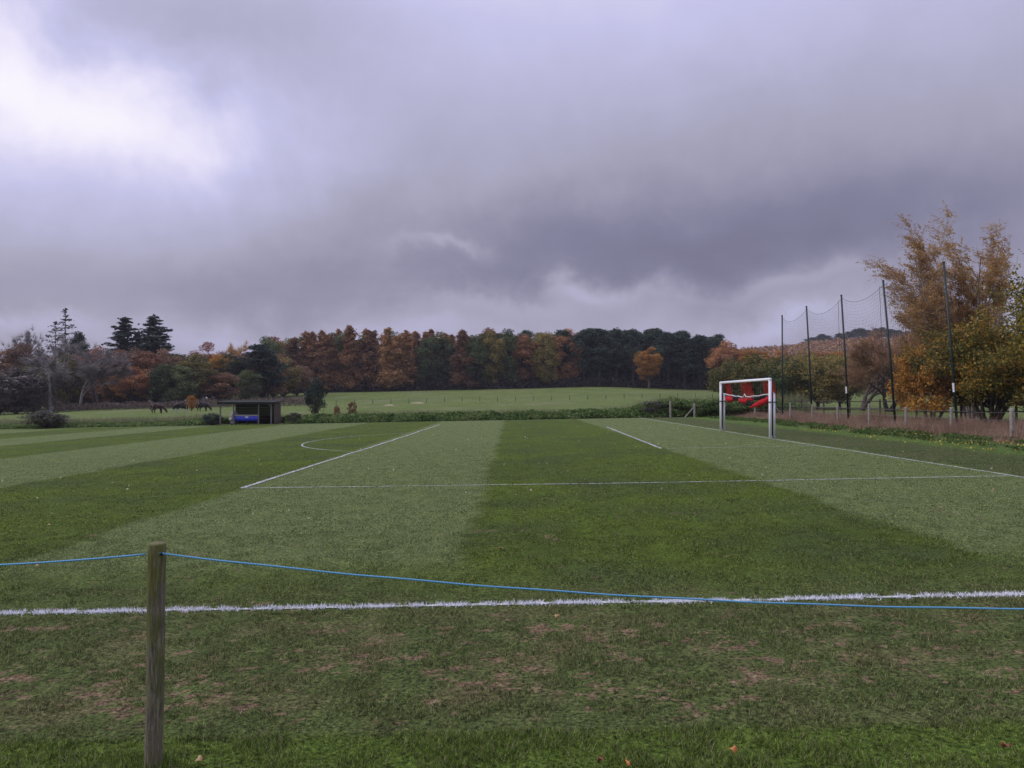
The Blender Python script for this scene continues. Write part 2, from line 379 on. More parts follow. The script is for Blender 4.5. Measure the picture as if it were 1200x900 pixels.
def bark(name, c0, c1, zs=0.25, sc=6.0):
    m, g, b, out = new_mat(name); tc = g.new('ShaderNodeTexCoord')
    mp = g.new('ShaderNodeMapping'); g.l.new(tc.outputs['Object'], mp.inputs[0]); mp.inputs['Scale'].default_value = (1, 1, zs)
    n = g.noise(mp.outputs[0], sc, 5, 0.7); g.put(b.inputs['Base Color'], g.ramp(n, [(0.3, c0), (0.7, c1)]))
    bp = g.new('ShaderNodeBump'); bp.inputs['Strength'].default_value = 0.5; bp.inputs['Distance'].default_value = 0.03
    g.put(bp.inputs['Height'], n); g.l.new(bp.outputs[0], b.inputs['Normal']); return m
B = {
 'dark': bark('bark_dark', (0.035, 0.028, 0.024), (0.10, 0.08, 0.068)),
 'pine': bark('bark_pine', (0.075, 0.055, 0.05), (0.20, 0.155, 0.14)),
 'pale': bark('bark_pale', (0.17, 0.16, 0.15), (0.40, 0.38, 0.36)),
 'birch': bark('bark_birch', (0.14, 0.11, 0.10), (0.40, 0.36, 0.33), zs=3.0, sc=2.5),
}
m_white = simple('white_paint', (0.80, 0.81, 0.84), 0.45, 0.4, 3.0, 0.06)
m_black = simple('black_strap', (0.012, 0.012, 0.014), 0.6)
m_red = simple('red_netting', (0.42, 0.010, 0.018), 0.7, 0.2)
m_netblack = simple('black_netting', (0.012, 0.011, 0.012), 0.8, 0.2)
m_whiterope = simple('white_rope', (0.62, 0.62, 0.66), 0.8, 0.2)
m_pole = simple('green_pole_paint', (0.016, 0.028, 0.024), 0.5, 0.4, 1.5, 0.25)
m_mesh = simple('dark_net_twine', (0.045, 0.05, 0.05), 0.8, 0.1)
m_oldwood = simple('weathered_wood', (0.27, 0.245, 0.215), 0.9, 0.15, 5.0, 0.35, bump=0.4)
m_darkwood = simple('dark_wood', (0.06, 0.05, 0.042), 0.9, 0.15, 5.0, 0.35)
m_wire = simple('fence_wire', (0.16, 0.155, 0.15), 0.6, 0.3)

# ------------------------------------------------------------------ foliage geometry
def leaves(P, size, rs, aspect=0.6, normals=None, spread=1.0, hang=None):
    """diamond leaves at points P; returns (N*4,3)"""
    n = len(P); s = size * (0.65 + 0.7 * rs.rand(n, 1))
    a = rs.normal(size=(n, 3))
    if hang is not None: a = a * 0.45 + np.asarray(hang)
    a /= np.linalg.norm(a, axis=1, keepdims=True) + 1e-9
    b_ = rs.normal(size=(n, 3)); b_ = np.cross(a, b_); b_ /= np.linalg.norm(b_, axis=1, keepdims=True) + 1e-9
    A = a * s * 0.5; Bv = b_ * s * 0.5 * aspect
    return np.stack([P - A, P - Bv * 1.0 - A * 0.1, P + A, P + Bv], 1).reshape(-1, 3)

def clump(c, r, n, rs, flat=1.0):
    d = rs.normal(size=(n, 3)); d /= np.linalg.norm(d, axis=1, keepdims=True)
    q = d * (rs.rand(n, 1) ** 0.45) * r; q[:, 2] *= flat
    return q + np.asarray(c)

class Tree:
    def __init__(self, seed): self.mb = MB(); self.rs = np.random.RandomState(seed); self.pts = []; self.tw = MB()
    def limb(self, p, d, L_, r, depth, n=4, wander=0.25, up=0.1, wind=(0, 0, 0), sides=5, kids=(3, 4), spread=0.8, ratio=0.68, target=None, seg=4, start=0.35):
        rs = self.rs; p = np.array(p, float); d = np.array(d, float); d /= np.linalg.norm(d)
        pts = [p.copy()]; rr = [r]
        for k in range(seg):
            d = d + rs.normal(size=3) * wander / seg * 1.6 + np.array([0, 0, up]) / seg + np.array(wind) / seg; d /= np.linalg.norm(d)
            p = p + d * L_ / seg; pts.append(p.copy()); rr.append(max(r * (1 - 0.62 * (k + 1) / seg), 0.004))
        (target or self.mb).tube(pts, rr, sides, cap=False)
        if depth <= 0: self.pts.append((pts[-1], d)); self.pts.append((pts[len(pts) // 2], d)); return
        nk = rs.randint(kids[0], kids[1] + 1)
        for k in range(nk):
            t = start + (1 - start) * (k + 0.6 * rs.rand()) / nk; i = min(int(t * seg), seg - 1); f = t * seg - i
            q = pts[i] * (1 - f) + pts[i + 1] * f
            side = rs.normal(size=3); side -= d * side.dot(d); side /= np.linalg.norm(side) + 1e-9
            nd = d + side * spread * (0.7 + 0.6 * rs.rand())
            self.limb(q, nd, L_ * ratio * (0.75 + 0.5 * rs.rand()), rr[i] * 0.62, depth - 1, n, wander, up, wind, max(sides - 1, 3), kids, spread, ratio, target, seg, start)
        self.pts.append((pts[-1], d))

def proto_broad(seed, Hh, Wd, leaf=0.4, nleaf=5000, clr=1.0, trunk=0.22, base=0.0, r0=0.28, depth=2, thin=1.0, flat=0.85, stems=1, drop=0.0):
    """round-headed tree; leaves in clumps over and through an uneven crown"""
    T = Tree(seed); rs = T.rs
    ch = Hh * (1 - trunk); cz = Hh * trunk + ch / 2
    K = int(40 * thin + 8)
    cl = []
    for k in range(K):
        d = rs.normal(size=3); d /= np.linalg.norm(d)
        rr_ = 0.45 + 0.45 * rs.rand() ** 0.6
        sq = np.array([Wd / 2 * rr_, Wd / 2 * rr_, ch / 2 * rr_])
        c = d * sq; c[2] += cz
        if c[2] < cz: c[:2] *= 0.92
        cl.append((c, clr * (0.75 + 0.6 * rs.rand()) * Wd * 0.135))
    for s in range(stems):
        a = rs.rand() * 6.28; off = np.array([math.cos(a), math.sin(a), 0]) * (0.25 * (stems > 1))
        lean = np.array([math.cos(a), math.sin(a), 0]) * (0.5 if stems > 1 else 0.05)
        T.limb(off, np.array([0, 0, 1.0]) + lean, Hh * (trunk + 0.35), r0 / math.sqrt(stems), depth, spread=0.9, kids=(3, 5), start=0.4, sides=7)
    # limbs out to the clumps
    for c, r in cl:
        z0 = Hh * trunk * (0.8 + 0.8 * rs.rand()); p0 = np.array([0, 0, min(z0, c[2])])
        mid = (p0 + c) / 2 + rs.normal(size=3) * 0.25
        T.mb.tube([p0, mid, c], [r0 * 0.32, r0 * 0.2, 0.02], 4, cap=False)
    tot = sum(r ** 2 for _, r in cl); P = []
    for c, r in cl: P.append(clump(c, r, max(8, int(nleaf * r * r / tot)), rs, flat))
    P = np.concatenate(P); P = P[P[:, 2] > base + 0.25]
    return T.mb.mesh('trunk', True), np_mesh('crown', leaves(P, leaf, rs), 4)

def proto_conifer(seed, Hh, Wd, kind='larch', leaf=0.4, nleaf=5000, r0=0.25):
    T = Tree(seed); rs = T.rs; P = []
    lean = rs.normal(size=2) * 0.012 * Hh
    tp = lambda t: np.array([lean[0] * t * t, lean[1] * t * t, Hh * t])
    T.mb.tube([tp(t) for t in np.linspace(0, 1, 7)], [r0 * (1 - 0.92 * t) for t in np.linspace(0, 1, 7)], 6, cap=False)
    if kind == 'pine':
        nb = 54; t0 = 0.30
        for k in range(nb):
            t = t0 + (1 - t0) * (k + rs.rand()) / nb; u = (t - t0) / (1 - t0)
            w = Wd / 2 * (0.55 + 0.5 * math.sin(math.pi * min(u * 0.9 + 0.12, 1))) * (1 - u ** 4 * 0.75) * (0.6 + 0.6 * rs.rand())
            a = rs.rand() * 6.28; p0 = tp(t * 0.96); p1 = p0 + np.array([math.cos(a) * w, math.sin(a) * w, w * (0.15 + 0.35 * rs.rand())])
            T.mb.tube([p0, (p0 + p1) / 2 + np.array([0, 0, -0.1]), p1], [0.07, 0.05, 0.02], 3, cap=False)
            for q in (0.55, 0.85, 1.0):
                P.append(clump(p0 * (1 - q) + p1 * q, 0.30 * Wd * 0.5 * (0.8 + 0.5 * rs.rand()), nleaf // (nb * 3), rs, 0.8))
        for k in range(14):   # dead stubs low down
            t = 0.15 + 0.35 * rs.rand(); a = rs.rand() * 6.28; w = Wd * 0.25 * rs.rand() + 0.4; p0 = tp(t)
            T.mb.tube([p0, p0 + np.array([math.cos(a) * w, math.sin(a) * w, -0.1 * w])], [0.035, 0.012], 3, cap=False)
    else:
        ragged = kind in ('fir', 'sparse'); nb = {'larch': 62, 'fir': 60, 'sparse': 26}[kind]; t0 = {'larch': 0.10, 'fir': 0.12, 'sparse': 0.42}[kind]
        for k in range(nb):
            t = t0 + (1 - t0) * (k + 0.7 * rs.rand()) / nb; u = (t - t0) / (1 - t0)
            w = Wd / 2 * ((1 - u) ** 0.52 * 0.9 + 0.04) * (0.35 + 0.75 * rs.rand())
            if ragged: w = Wd / 2 * ((1 - u) ** 0.8 * 0.85 + 0.06) * (0.55 + 0.75 * rs.rand())
            a = k * 2.4 + rs.rand() * 0.8; dz = w * ((0.25 if ragged else -0.02) + 0.2 * rs.normal() * 0.5)
            p0 = tp(t); p1 = p0 + np.array([math.cos(a) * w, math.sin(a) * w, dz]); sag = np.array([0, 0, -0.12 * w])
            T.mb.tube([p0, (p0 + p1) / 2 + sag, p1], [0.06, 0.04, 0.012], 3, cap=False)
            m = max(6, int(nleaf * (w / Wd + 0.08) / (nb * 0.35)))
            if kind == 'sparse': m = int(m * 0.35)
            q = rs.rand(m, 1) ** (0.6 if ragged else 0.7); c = p0 + (p1 - p0) * q + sag * 4 * q * (1 - q)
            j = rs.normal(size=(m, 3)) * np.array([0.13, 0.13, 0.055 if ragged else 0.16]) * (w + 0.8)
            P.append(c + j - np.array([0, 0, 0.10 * w]) * rs.rand(m, 1) * (0.5 if ragged else 1.5))
        P.append(clump(tp(0.985), 0.22, 24, rs, 2.0))
    return T.mb.mesh('trunk', True), np_mesh('crown', leaves(np.concatenate(P), leaf, rs, 0.5), 4)

def proto_bare(seed, Hh, depth=4, r0=0.22, spread=0.75, tw=0.02, haze=1500, leaf=0.35, stems=1, trunk=0.3):
    """leafless tree: limbs as the trunk mesh, a fuzz of fine twigs as the crown"""
    T = Tree(seed); rs = T.rs
    for s in range(stems):
        a = rs.rand() * 6.28
        T.limb((0.2 * s, 0, 0), (0.5 * math.cos(a) * (stems > 1), 0.5 * math.sin(a) * (stems > 1), 1), Hh * (0.45 + trunk * 0.3), r0, depth - 1, spread=spread, kids=(3, 5), ratio=0.62, up=0.25, start=0.4, sides=6)
    P = []; 
    for p, d in T.pts:
        k = max(3, haze // len(T.pts)); dd = rs.normal(size=(k, 3)) * 0.5 + d; dd /= np.linalg.norm(dd, axis=1, keepdims=True)
        Lw = (0.5 + rs.rand(k, 1)) * Hh * 0.07; s = np.cross(dd, rs.normal(size=(k, 3))); s /= np.linalg.norm(s, axis=1, keepdims=True)
        p = np.asarray(p); b0 = p - dd * 0.1; P.append(np.stack([b0 - s * tw / 2, b0 + s * tw / 2, p + dd * Lw + s * tw * 0.15, p + dd * Lw - s * tw * 0.15], 1).reshape(-1, 3))
    return T.mb.mesh('trunk', True), np_mesh('crown', np.concatenate(P), 4)

PR = {}
def P_(key, fn):
    if key not in PR: PR[key] = fn()
    return PR[key]
rnd = random.Random(11)
def plant(name, proto, leafmat, barkmat, x, y, h, w, label, cat='tree', group=None, h0=18.0, w0=6.0, rz=None, sink=0.15):
    """one tree or shrub: an Empty at its foot > trunk, crown (meshes shared between look-alikes)"""
    r = empty(name, (x, y, Hf(x, y) - sink), rnd.random() * 6.28 if rz is None else rz)
    r.scale = (w / w0, w / w0, h / h0)
    for nm, me, mat in (('trunk', proto[0], barkmat), ('crown', proto[1], leafmat)):
        if me is None: continue
        if not me.materials: me.materials.append(None)
        o = bpy.data.objects.new(nm, me); COL.objects.link(o); o.parent = r
        o.material_slots[0].link = 'OBJECT'; o.material_slots[0].material = mat
    tag(r, label, cat, group); return r

#@@SETTING
# ------------------------------------------------------------------ pitch markings (painted on the turf)
m_line, g, b, out = new_mat('line_paint')
geo = g.new('ShaderNodeNewGeometry'); n1 = g.noise(geo.outputs['Position'], 9.0, 5, 0.7); n2 = g.noise(geo.outputs['Position'], 60.0, 3, 0.7)
wear = g.math('ADD', g.math('MULTIPLY', n1, 0.6), g.math('MULTIPLY', n2, 0.4))
g.put(b.inputs['Base Color'], g.mix(g.mapr(n2, 0.3, 0.7), (0.33, 0.36, 0.32), (0.62, 0.64, 0.63)))
tr = g.new('ShaderNodeBsdfTransparent'); mx = g.new('ShaderNodeMixShader'); g.put(mx.inputs[0], g.mapr(wear, 0.40, 0.56))
g.l.new(tr.outputs[0], mx.inputs[1]); g.l.new(b.outputs[0], mx.inputs[2]); g.l.new(mx.outputs[0], out.inputs[0])
m_blade_white = simple('painted_blades', (0.78, 0.79, 0.84), 0.8, 0.1)

def ribbon(name, pts, w, lift=0.006, wob=0.035, step=0.5, mat=None):
    P = []
    for (x0, y0), (x1, y1) in zip(pts[:-1], pts[1:]):
        n = max(1, int(math.hypot(x1 - x0, y1 - y0) / step))
        for k in range(n): P.append((x0 + (x1 - x0) * k / n, y0 + (y1 - y0) * k / n))
    P.append(pts[-1]); P = np.array(P); T = np.gradient(P, axis=0); T /= np.linalg.norm(T, axis=1, keepdims=True)
    N = np.stack([-T[:, 1], T[:, 0]], 1); s = np.arange(len(P)) * step
    off = (fbm(s / 4.0 + pts[0][0], s * 0 + pts[0][1], 3) - 0.5) * 2 * wob; P = P + N * off[:, None]
    ww = w / 2 * (0.85 + 0.3 * vnoise(s * 1.3, s * 0 + 4))[:, None]
    A = P + N * ww; C = P - N * ww; mb = MB()
    for q in (A, C): mb.v += [(float(a), float(b_), Hf(a, b_) + lift) for a, b_ in q]
    n = len(P); mb.f = [(k, n + k, n + k + 1, k + 1) for k in range(n - 1)]; mb.m = [0] * (n - 1)
    return tag(mb.build(name, mat or m_line), kind='structure'), P
ribbon('goal_line', [(10.75, 6.9), (10.78, 16), (10.65, 30), (10.6, 61.8)], 0.085, wob=0.06)
ribbon('penalty_area_line', [(10.62, 16.1), (2.0, 16.2), (-6.0, 16.7)], 0.062, 0.010)
ribbon('penalty_area_front_line', [(-6.0, 16.7), (-5.75, 28), (-5.5, 42), (-5.3, 55.5)], 0.11, 0.014, wob=0.12)
ribbon('goal_area_front_line', [(5.25, 26.4), (5.45, 36), (5.75, 45.5)], 0.105, 0.010, wob=0.07)
ribbon('goal_area_line', [(5.35, 26.3), (10.5, 26.2)], 0.05, 0.014)
arc = []
for k in range(25):
    a = rad(180 - 53 + 106 * k / 24); arc.append((-0.4 + 9.15 * math.cos(a), 35.4 + 9.15 * math.sin(a)))
ribbon('penalty_arc', arc, 0.085, 0.006, wob=0.02)
ribbon('far_touchline', [(-40, 66.0), (10.6, 61.8)], 0.07, 0.010)
tl, TLP = ribbon('near_touchline', [(-14, 7.02), (0, 6.93), (10.8, 6.84)], 0.065, 0.006, wob=0.035, step=0.2)

# ------------------------------------------------------------------ grass blades
def blades(x, y, h, w, rs, lean=0.5):
    n = len(x); z = H(x, y); a = rs.rand(n) * 6.283; t = rs.rand(n) * 6.283; l = lean * rs.rand(n) * h
    hh = h * (0.6 + 0.6 * rs.rand(n)); dx, dy = np.cos(a) * w / 2, np.sin(a) * w / 2
    v = np.stack([np.stack([x - dx, y - dy, z - 0.003], -1), np.stack([x + dx, y + dy, z - 0.003], -1),
                  np.stack([x + np.cos(t) * l, y + np.sin(t) * l, z + hh], -1)], 1).reshape(-1, 3)
    return v
m_blade, g, b, out = new_mat('turf_blades')
geo = g.new('ShaderNodeNewGeometry'); r = geo.outputs['Random Per Island']
c = g.mix(1.0, turf_node(g), g.ramp(r, [(0.0, 0.45), (0.5, 1.25), (0.8, 2.4), (1.0, 2.4)]), 'MULTIPLY')
c = g.mix(g.mapr(r, 0.80, 0.90, 0, 0.8), c, (0.34, 0.30, 0.17))
g.put(b.inputs['Base Color'], c); tr = g.new('ShaderNodeBsdfTranslucent'); g.put(tr.inputs[0], c)
mx = g.new('ShaderNodeMixShader'); mx.inputs[0].default_value = 0.25; g.l.new(b.outputs[0], mx.inputs[1]); g.l.new(tr.outputs[0], mx.inputs[2]); g.l.new(mx.outputs[0], out.inputs[0])
rs = np.random.RandomState(3); V = []; BA = []
def band(y0, y1, dens, h, w, lean=0.7, xk=0.78, clumpy=0.5, fade=None):
    area = xk * (y1 * y1 - y0 * y0); n = int(dens * area)
    y = np.sqrt(y0 * y0 + (y1 * y1 - y0 * y0) * rs.rand(n)); x = (rs.rand(n) * 2 - 1) * y * xk
    ba = bare_f(x, y); cl = fbm(x * 5, y * 5, 3)
    keep = (rs.rand(n) > ba * 1.15) & (rs.rand(n) < 1 - clumpy + clumpy * sstep(0.35, 0.62, cl) * 1.3)
    if fade: keep &= rs.rand(n) < ((fade[1] - y) / (fade[1] - fade[0])) ** 1.3
    x, y, ba, cl = x[keep], y[keep], ba[keep], cl[keep]
    hh = h * (0.55 + 0.9 * sstep(0.3, 0.7, cl)) * (1 - 0.5 * ba)
    v = blades(x, y, hh, w, rs, lean); V.append(v); BA.append(np.repeat(ba * 0.6, 3))
band(3.2, 4.3, 17000, 0.026, 0.0045, 1.6, 0.82, 0.6)
band(4.2, 6.8, 9000, 0.018, 0.0050, 1.8, clumpy=0.8)
band(6.7, 11, 2800, 0.018, 0.008, 1.6, clumpy=0.8)
band(11, 34, 620, 0.016, 0.018, 1.6, 0.72, 0.6, fade=(11, 34))
gr = link('grass', np_mesh('grass', np.concatenate(V), 3, m_blade, {'bare': np.concatenate(BA)})); tag(gr, 'short green turf grass in the foreground', 'grass', kind='stuff')
# painted blades standing in the near touchline
n = 26000; t = rs.rand(n) * (len(TLP) - 1.001); i = t.astype(int); f = (t - i)[:, None]
q = TLP[i] * (1 - f) + TLP[i + 1] * f; q[:, 1] += rs.normal(size=n) * 0.034; keep = fbm(q[:, 0] * 9, q[:, 1] * 9, 3) > 0.42
q = q[keep]
tb = link('painted_grass', np_mesh('painted_grass', blades(q[:, 0], q[:, 1], np.full(len(q), 0.030), 0.0065, rs, 1.3), 3, m_blade_white)); tag(tb, 'white painted grass blades of the near touchline', 'painted line', kind='stuff')

# ------------------------------------------------------------------ bramble bank along the far edge
def bank_line(x):   # y of its front foot
    return 66.6 - 0.085 * (x + 40) if x > -42 else 66.8
V = []; rs = np.random.RandomState(5)
def leaf_cloud(xs, ys, zs, size, lst, aspect=0.65): lst.append(leaves(np.stack([xs, ys, zs], 1), size, rs, aspect))
n = 110000; x = -52 + rs.rand(n) * 76; y0 = np.array([66.6 - 0.085 * (a + 40) if a > -42 else 66.8 for a in x]); u = rs.rand(n)
y = y0 + 0.5 + u * 3.6
topo = 0.36 + 0.62 * fbm(x / 0.9, y / 0.8, 5); topo *= (0.9 + 0.9 * sstep(8, 12, x) * fbm(x / 1.3 + 9, y / 1.5, 3)); topo *= 1 - 0.5 * sstep(-27, -31, x)
prof = np.sqrt(np.clip(1 - ((u - 0.5) * 2) ** 2, 0.02, 1)); keep = ~((x > -26.6) & (x < -19.8) & (u < 0.75))
z = H(x, y) + topo * prof * (0.25 + 0.85 * rs.rand(n) ** 0.5)
x, y, z = x[keep], y[keep], z[keep]
leaf_cloud(x, y, z, 0.19, V)
bank = link('bramble_bank', np_mesh('bramble_bank', np.concatenate(V), 4, L['bramble'])); tag(bank, 'low green bramble bank along the far edge of the pitch', 'bramble bank', kind='stuff')
# tall pale grass on and behind the bank
V = []; n = 26000; x = -52 + rs.rand(n) * 78; y = 70.0 - 0.085 * (x + 40) + rs.rand(n) * 5
h = 0.5 + 0.6 * fbm(x / 3, y / 3) + 0.9 * sstep(9, 14, x)
m_pale = leafy('pale_grass', [(0.1, (0.12, 0.14, 0.06)), (0.5, (0.20, 0.215, 0.10)), (0.9, (0.32, 0.29, 0.17))], noise_sc=0.4)
pg = link('rough_grass', np_mesh('rough_grass', blades(x, y, h, 0.05, rs, 0.5), 3, m_pale)); tag(pg, 'pale rough grass growing behind the bramble bank', 'grass', kind='stuff')

# ------------------------------------------------------------------ long dead grass under the right-hand fence
n = 95000; x = 17.4 + (rs.rand(n) ** 1.2) * 5.2; y = 16 + rs.rand(n) * 46; x += 0.5 * (fbm(y / 2.0, y * 0, 3) - 0.5) * 3 * (x < 18.5)
h = (0.10 + 1.05 * fbm(x / 0.9, y / 1.2, 4) ** 1.9) * (0.5 + 0.9 * rs.rand(n)) * (0.55 + 0.45 * sstep(17.3, 18.6, x)) * (0.75 + 0.25 * sstep(55, 35, y))
dg = link('long_dead_grass', np_mesh('long_dead_grass', blades(x, y, h, 0.016, rs, 1.0), 3, L['straw'])); tag(dg, 'long reddish dead grass under the right fence', 'dead grass', kind='stuff')
n = 30000; x = 15.2 + rs.rand(n) * 2.9; y = 16 + rs.rand(n) * 46; k = fbm(x * 1.5, y * 1.1, 3) > 0.5; x, y = x[k], y[k]
wd = link('verge_weeds', np_mesh('verge_weeds', leaves(np.stack([x, y, H(x, y) + 0.03 + 0.09 * rs.rand(len(x))], 1), 0.085, rs, 0.8), 4, L['weed'])); tag(wd, 'bright green low weeds on the verge beside the right fence', 'weeds', kind='stuff')
n = 520; x = 13.6 + rs.rand(n) * 4.2; y = 22 + 16 * rs.rand(n) ** 1.2; k = fbm(x * 1.1, y * 0.8, 3) > 0.46; x, y = x[k], y[k]
m_fall = leafy('fallen_leaf', [(0.1, (0.30, 0.20, 0.04)), (0.5, (0.55, 0.42, 0.08)), (0.9, (0.62, 0.52, 0.16))], noise_sc=2)
fl = link('fallen_leaf_litter', np_mesh('fallen_leaf_litter', leaves(np.stack([x, y, H(x, y) + 0.05 + 0.05 * rs.rand(len(x))], 1), 0.065, rs, 0.9), 4, m_fall)); tag(fl, 'yellow fallen leaves scattered on the verge under the maple', 'fallen leaves', kind='stuff')
n = 260; y = 12 + 40 * rs.rand(n); x = -14 + 26 * rs.rand(n)
fl2 = link('scattered_leaf_litter', np_mesh('scattered_leaf_litter', leaves(np.stack([x, y, H(x, y) + 0.025], 1), 0.06, rs, 0.9), 4, leafy('pale_fallen_leaf', [(0.1, (0.35, 0.25, 0.12)), (0.9, (0.6, 0.55, 0.4))]))); tag(fl2, 'pale fallen leaves thinly scattered over the pitch', 'fallen leaves', kind='stuff')

# ------------------------------------------------------------------ the wood beyond the field
ORD = ['first', 'second', 'third', 'fourth', 'fifth', 'sixth', 'seventh', 'eighth', 'ninth', 'tenth', 'eleventh', 'twelfth', 'thirteenth', 'fourteenth', 'fifteenth', 'sixteenth', 'seventeenth', 'eighteenth', 'nineteenth', 'twentieth']
LAR = [P_(('larch', k), lambda k=k: proto_conifer(100 + k, 18, 6, 'larch', 0.42, 9500)) for k in range(4)]
PIN = [P_(('pine', k), lambda k=k: proto_conifer(200 + k, 18, 6, 'pine', 0.40, 8500, 0.17)) for k in range(4)]
FIR = [P_(('fir', k), lambda k=k: proto_conifer(300 + k, 18, 6, 'fir', 0.42, 12000)) for k in range(2)]
SPA = [P_(('sparse', k), lambda k=k: proto_conifer(340 + k, 18, 6, 'sparse', 0.34, 2600, 0.2)) for k in range(2)]
BRO = [P_(('broad', k), lambda k=k: proto_broad(400 + k, 18, 6 * 1.35, 0.38, 9000, 1.15, 0.12)) for k in range(4)]
LOW = [P_(('low', k), lambda k=k: proto_broad(450 + k, 18, 6 * 1.35, 0.40, 11000, 1.2, 0.03, thin=1.3)) for k in range(3)]
BAR = [P_(('bare', k), lambda k=k: proto_bare(500 + k, 18, 4, 0.3, tw=0.06, haze=5000)) for k in range(3)]

def wx(px, d): return (px - 600) / 880.0 * d      # metres to the right of the view axis at distance d
# front row of the wood: (px centre, distance, height m, width m, kind, colour)
count = {}
KN = {'larch': ('larch', 'larch'), 'pine': ('pine', 'pine'), 'rust': ('broadleaf_tree', 'broadleaf tree'), 'olive': ('broadleaf_tree', 'broadleaf tree'), 'green': ('broadleaf_tree', 'broadleaf tree')}
front = []
for px, ty, kind in [(326, 400, 'green'), (343, 397, 'larch'), (362, 392, 'larch'), (385, 393, 'larch'), (410, 383, 'larch'), (434, 388, 'larch'), (455, 386, 'larch'),
                     (477, 388, 'larch'), (500, 391, 'green'), (519, 387, 'green'), (541, 388, 'larch'), (560, 390, 'green'), (578, 385, 'olive'), (598, 389, 'green'),
                     (620, 391, 'rust'), (640, 384, 'olive'), (662, 388, 'rust'), (684, 386, 'pine'), (703, 384, 'pine'), (722, 384, 'pine'),
                     (742, 386, 'pine'), (762, 385, 'pine'), (783, 388, 'pine'), (802, 387, 'pine'), (820, 391, 'pine'), (836, 396, 'pine')]:
    d = 226 + rnd.random() * 4; x = wx(px, d); base = Hf(x, d); top = EYE + (466 - ty) * d / 880.0
    front.append((px, x, d, top - base, kind))
tot = {}
for f in front: tot[f[4]] = tot.get(f[4], 0) + 1
LBL = {'larch': 'rusty orange larch in the front row of the wood, %s larch from the left', 'pine': 'dark pine in the front of the pine block, %s pine from the left',
       'rust': 'rust leaved broadleaf tree left of the pine block, %s rust tree from the left', 'olive': 'yellow brown broadleaf tree rising at the wood edge, %s such tree from the left',
       'green': 'dull green tree among the larches of the wood, %s green tree from the left'}
for px, x, y, h, kind in front:
    k = count.get(kind, 0); count[kind] = k + 1
    pr = {'larch': LAR, 'pine': PIN}.get(kind, LOW)[k % (4 if kind in ('larch', 'pine') else 3)]
    w = {'larch': 11.2, 'pine': 8.8, 'rust': 10.5, 'olive': 9.5, 'green': 9.5}[kind] * (0.92 + 0.2 * rnd.random())
    plant(KN[kind][0], pr, L[kind], B['pine' if kind == 'pine' else 'dark'], x, y, h * (1.0 if kind != 'larch' else 1.02), w, LBL[kind] % ORD[k], KN[kind][1], {'larch': 'larches in the front row of the wood', 'pine': 'pines in the front of the wood'}.get(kind, 'broadleaf trees in the front of the wood'),
          w0=6.0 if kind in ('larch', 'pine') else 8.1)
# rows behind: what shows of them is their tops and the gloom between the front trunks
for row in range(3):
    d = 233 + row * 6.5
    for j in range(25):
        px = 318 + j * 21.5 + rnd.uniform(-5, 5) + row * 6
        if px > 846: continue
        x = wx(px, d); y = d + rnd.uniform(-2, 2); pine = px > 672
        top = EYE + (466 - (389 if not pine else 388) - (px < 345) * 10 - (px > 810) * 6 + rnd.uniform(-4, 5)) * d / 880.0
        ty = 'pine' if pine else rnd.choice(['larch', 'larch', 'larch', 'rust', 'green', 'olive'] if px < 560 else ['rust', 'olive', 'green', 'pine', 'rust'])
        pr = PIN[j % 4] if ty == 'pine' else (LAR[j % 4] if ty == 'larch' else BRO[j % 4])
        nm = {'pine': ('pine', 'dark pine standing behind the front pines of the wood', 'pines behind the front row of the wood'), 'larch': ('larch', 'rusty larch standing behind the front row of the wood', 'larches behind the front row of the wood'),
              'rust': ('broadleaf_tree', 'rust leaved tree standing behind the front row of the wood', 'rust trees behind the front row'), 'green': ('broadleaf_tree', 'green leaved tree standing behind the front row of the wood', 'green trees behind the front row'),
              'olive': ('broadleaf_tree', 'olive brown tree standing behind the front row of the wood', 'olive trees behind the front row')}[ty]
        plant(nm[0], pr, L[ty], B['pine' if pine else 'dark'], x, y, top - Hf(x, y), (9.5 if ty in ('larch', 'pine') else 10.5) * rnd.uniform(0.9, 1.2), nm[1], 'tree', nm[2], w0=6.0 if ty in ('larch', 'pine') else 8.1)
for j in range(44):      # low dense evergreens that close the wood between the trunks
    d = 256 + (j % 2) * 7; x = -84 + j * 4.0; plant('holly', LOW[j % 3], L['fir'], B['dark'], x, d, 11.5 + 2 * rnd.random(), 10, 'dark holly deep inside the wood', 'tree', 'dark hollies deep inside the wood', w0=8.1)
# understorey along the foot of the wood
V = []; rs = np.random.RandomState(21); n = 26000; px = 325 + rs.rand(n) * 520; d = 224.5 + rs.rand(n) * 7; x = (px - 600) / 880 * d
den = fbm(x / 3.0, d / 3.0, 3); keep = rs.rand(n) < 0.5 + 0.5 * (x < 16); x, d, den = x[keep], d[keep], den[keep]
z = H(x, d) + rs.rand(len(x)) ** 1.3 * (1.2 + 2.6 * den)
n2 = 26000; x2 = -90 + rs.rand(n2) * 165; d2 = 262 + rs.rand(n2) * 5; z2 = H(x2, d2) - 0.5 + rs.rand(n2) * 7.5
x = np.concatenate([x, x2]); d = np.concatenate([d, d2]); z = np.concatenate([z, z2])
us = link('undergrowth', np_mesh('undergrowth', leaves(np.stack([x, d, z], 1), 0.60, rs), 4, leafy('undergrowth_leaf', [(0.1, (0.018, 0.02, 0.014)), (0.6, (0.045, 0.045, 0.03)), (0.95, (0.10, 0.07, 0.045))], trans=0.1))); tag(us, 'dark undergrowth along the foot of the wood', 'undergrowth', kind='stuff')
